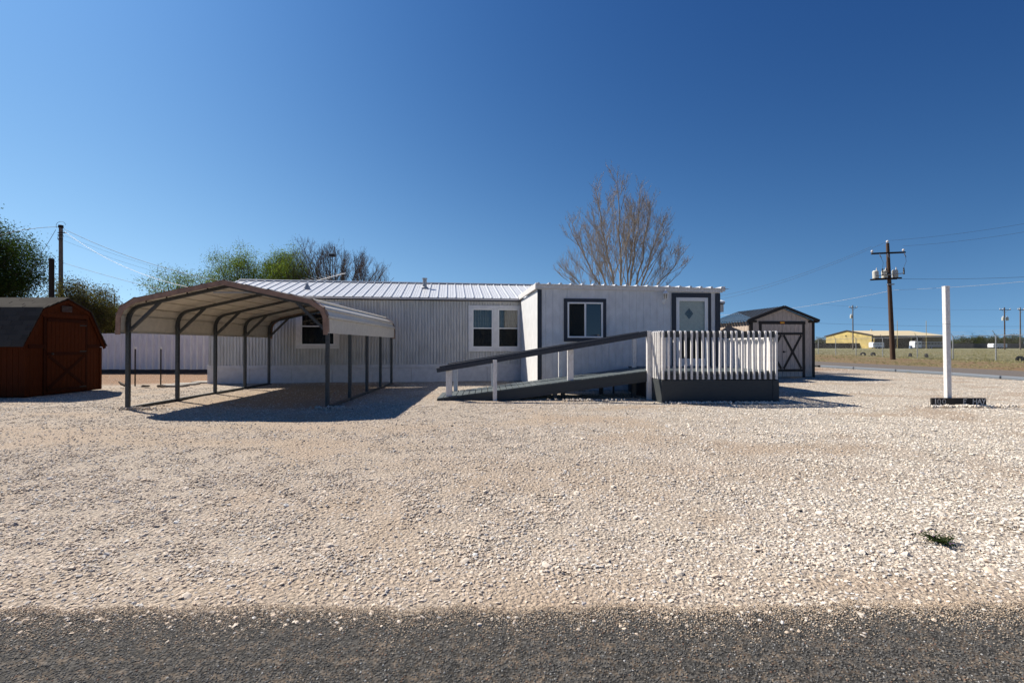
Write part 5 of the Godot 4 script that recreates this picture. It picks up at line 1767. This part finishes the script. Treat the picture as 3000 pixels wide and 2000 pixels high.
func yard_things() -> void:
	# white post with the address board at its foot
	var p := thing("white_post", "tall square white wooden post standing behind the black address board", "post", V(9.27, 0, 10.16), -3.0)
	p.rotation.z = 0.012
	box(p, "shaft", Vector3(0, 1.22, 0), Vector3(0.095, 2.62, 0.095), "paint_white", 0.006)
	box(p, "post_cap", Vector3(0, 2.534, 0), Vector3(0.099, 0.012, 0.099), "paint_white", 0.003)
	box(p, "seam_strap", Vector3(0, 1.73, 0), Vector3(0.0975, 0.006, 0.0975), "pole_grey", 0.001)
	var b := thing("address_board", "low black board hand-lettered 100 E HAY at the foot of the white post", "sign", V(8.82, 0, 10.03), 0.0)
	bx(b, "board", Vector3(0, -0.05, -0.05), Vector3(1.14, 0.175, 0.0), "black", 0.004)
	var z := func(v: float) -> float: return (v - 1340.0) * 0.00188
	var y0 := 0.052
	var y1 := 0.155
	var ym := (y0 + y1) / 2
	var zero := func(cx: float) -> Array:
		var o := []
		for i in 15:
			var a := TAU * i / 14.0
			o.append(Vector2(cx + 0.03 * cos(a), ym + 0.05 * sin(a)))
		return o
	var letters := [
		[[Vector2(z.call(1377), y0), Vector2(z.call(1375), y1)]],
		[zero.call(z.call(1417))],
		[zero.call(z.call(1472))],
		[[Vector2(z.call(1722), y1 - 0.005), Vector2(z.call(1692), y1), Vector2(z.call(1690), y0), Vector2(z.call(1720), y0 + 0.004)], [Vector2(z.call(1691), ym), Vector2(z.call(1714), ym + 0.002)]],
		[[Vector2(z.call(1796), y0), Vector2(z.call(1798), y1)], [Vector2(z.call(1835), y0 - 0.003), Vector2(z.call(1836), y1)], [Vector2(z.call(1797), ym), Vector2(z.call(1836), ym + 0.005)]],
		[[Vector2(z.call(1846), y0), Vector2(z.call(1870), y1), Vector2(z.call(1888), y0 - 0.002)], [Vector2(z.call(1855), ym - 0.015), Vector2(z.call(1881), ym - 0.012)]],
		[[Vector2(z.call(1896), y1), Vector2(z.call(1913), ym)], [Vector2(z.call(1932), y1 + 0.003), Vector2(z.call(1906), y0 - 0.004)]]]
	for l in letters:
		var st := new_st()
		for s in l:
			stroke(st, s, 0.016)
		part(b, "letter", st.commit(), "letter_white", Transform3D(Basis.IDENTITY, Vector3(0, 0, 0.0025)))
	# steel fence posts left of the carport
	var n := 0
	for e in [[-10.95, 14.9], [-11.75, 14.9]]:
		var t := thing("steel_stake", ["thin dark steel stake between the first two left carport legs", "thin dark steel stake hidden close behind the nearest left carport leg"][n], "stake", V(e[0], 0, e[1]), 0.0, "steel stakes by the carport")
		bx(t, "web", Vector3(-0.014, -0.1, -0.004), Vector3(0.014, 1.16, 0.004), "pole_black", 0.001)
		bx(t, "stem", Vector3(-0.004, -0.1, 0.004), Vector3(0.004, 1.16, 0.035), "pole_black", 0.001)
		box(t, "cap", Vector3(0, 1.19, 0.01), Vector3(0.05, 0.06, 0.05), "letter_white", 0.004)
		n += 1
	# stepping slabs
	n = 0
	for e in [[-10.55, 14.9, 0.75, 0.4], [-10.55, 15.45, 0.7, 0.4], [-10.3, 16.2, 0.9, 0.45], [-9.95, 17.0, 0.9, 0.45], [-9.75, 17.9, 0.9, 0.5]]:
		var o := box(self, "paving_slab", V(e[0], 0.025, e[1]), Vector3(e[2], 0.06, e[3]), "concrete", 0.012, Basis(Vector3.UP, 0.08 * n))
		tag(o, ["flat pale paving slab nearest the steel stake", "second flat paving slab behind the steel stake", "middle flat paving slab leading to the home's left end", "fourth flat paving slab leading to the home's left end", "farthest flat paving slab by the home's left corner"][n], "slab", "paving slabs at the home's left end")
		n += 1
	# old timber on the dirt
	var lg := thing("weathered_log", "dark weathered branch lying on the dirt beside the barn shed", "log", V(-11.6, 0.05, 14.3), -25.0)
	part(lg, "limb", tube_mesh([Vector3(-0.3, 0.13, 0), Vector3(-0.12, 0.07, 0.02), Vector3(0.1, 0.02, 0), Vector3(0.4, 0.0, 0.05)], [0.02, 0.04, 0.045, 0.025], 8), "driftwood")
	part(lg, "branch_stub", tube_mesh([Vector3(0.1, 0.04, 0), Vector3(0.2, 0.13, 0.06)], [0.04, 0.025], 6), "driftwood")
	n = 0
	for e in [[-11.15, 14.55, 0.4], [-10.75, 14.6, 0.22], [-10.6, 14.5, 0.15]]:
		var o := part(self, "edging_stone", stone_mesh(500 + n, false), "driftwood", Transform3D(Basis(Vector3.UP, 0.3 * n) * Basis.from_scale(Vector3(e[2], 0.08, 0.14)), V(e[0], 0.04, e[1])))
		tag(o, ["long dark stone lying between the two steel stakes", "dark stone lying left of the right steel stake", "small dark stone at the foot of the right steel stake"][n], "stone", "dark stones by the steel stakes")
		n += 1
	# flowering weed in the gravel
	var wd := thing("flowering_weed", "small dark green weed with tiny purple flowers growing in the gravel", "weed", V(3.57 * 1253.0 / 1400.0, gh(3.2, 3.57), 3.57))
	var r := RandomNumberGenerator.new()
	r.seed = 90
	var lv := new_st()
	var sm := new_st()
	var fl := new_st()
	for i in 46:
		var a := r.randf() * TAU
		var len := r.randf_range(0.04, 0.15)
		var tip := Vector3(cos(a) * len, r.randf_range(0.015, 0.055), sin(a) * len * 0.7)
		tube(sm, [Vector3.ZERO, tip * 0.5 + Vector3(0, 0.015, 0), tip], [0.0022, 0.0018, 0.001], 4, false, Color(0.05, 0.05, 0.02))
		for j in 11:
			var o := tip * r.randf_range(0.2, 1.05) + Vector3(r.randfn(), r.randf() * 1.2, r.randfn()) * 0.011
			var s := r.randf_range(0.006, 0.013)
			var e := Vector3(r.randfn(), r.randfn() * 0.5, r.randfn()).normalized() * s
			var f := e.cross(Vector3(r.randfn(), r.randfn() + 1.0, r.randfn())).normalized() * s * 0.5
			var k := r.randf_range(0.6, 1.4)
			lv.set_color(Color(0.035 * k, 0.06 * k, 0.02 * k))
			quad(lv, o - e, o - f, o + e, o + f)
		if i % 5 == 0:
			for j in 5:
				var an := TAU * j / 5.0
				var c := tip + Vector3(0, 0.012, 0)
				var q := Vector3(cos(an), 0.3, sin(an)) * 0.008
				var q2 := Vector3(cos(an + 0.6), 0.3, sin(an + 0.6)) * 0.006
				fl.set_color(Color(0.35, 0.16, 0.42))
				tri(fl, c, c + q2, c + q)
	part(wd, "stems", sm.commit(), "bark_tint")
	part(wd, "leaves", lv.commit(), "leaf")
	part(wd, "flowers", fl.commit(), "bark_tint")
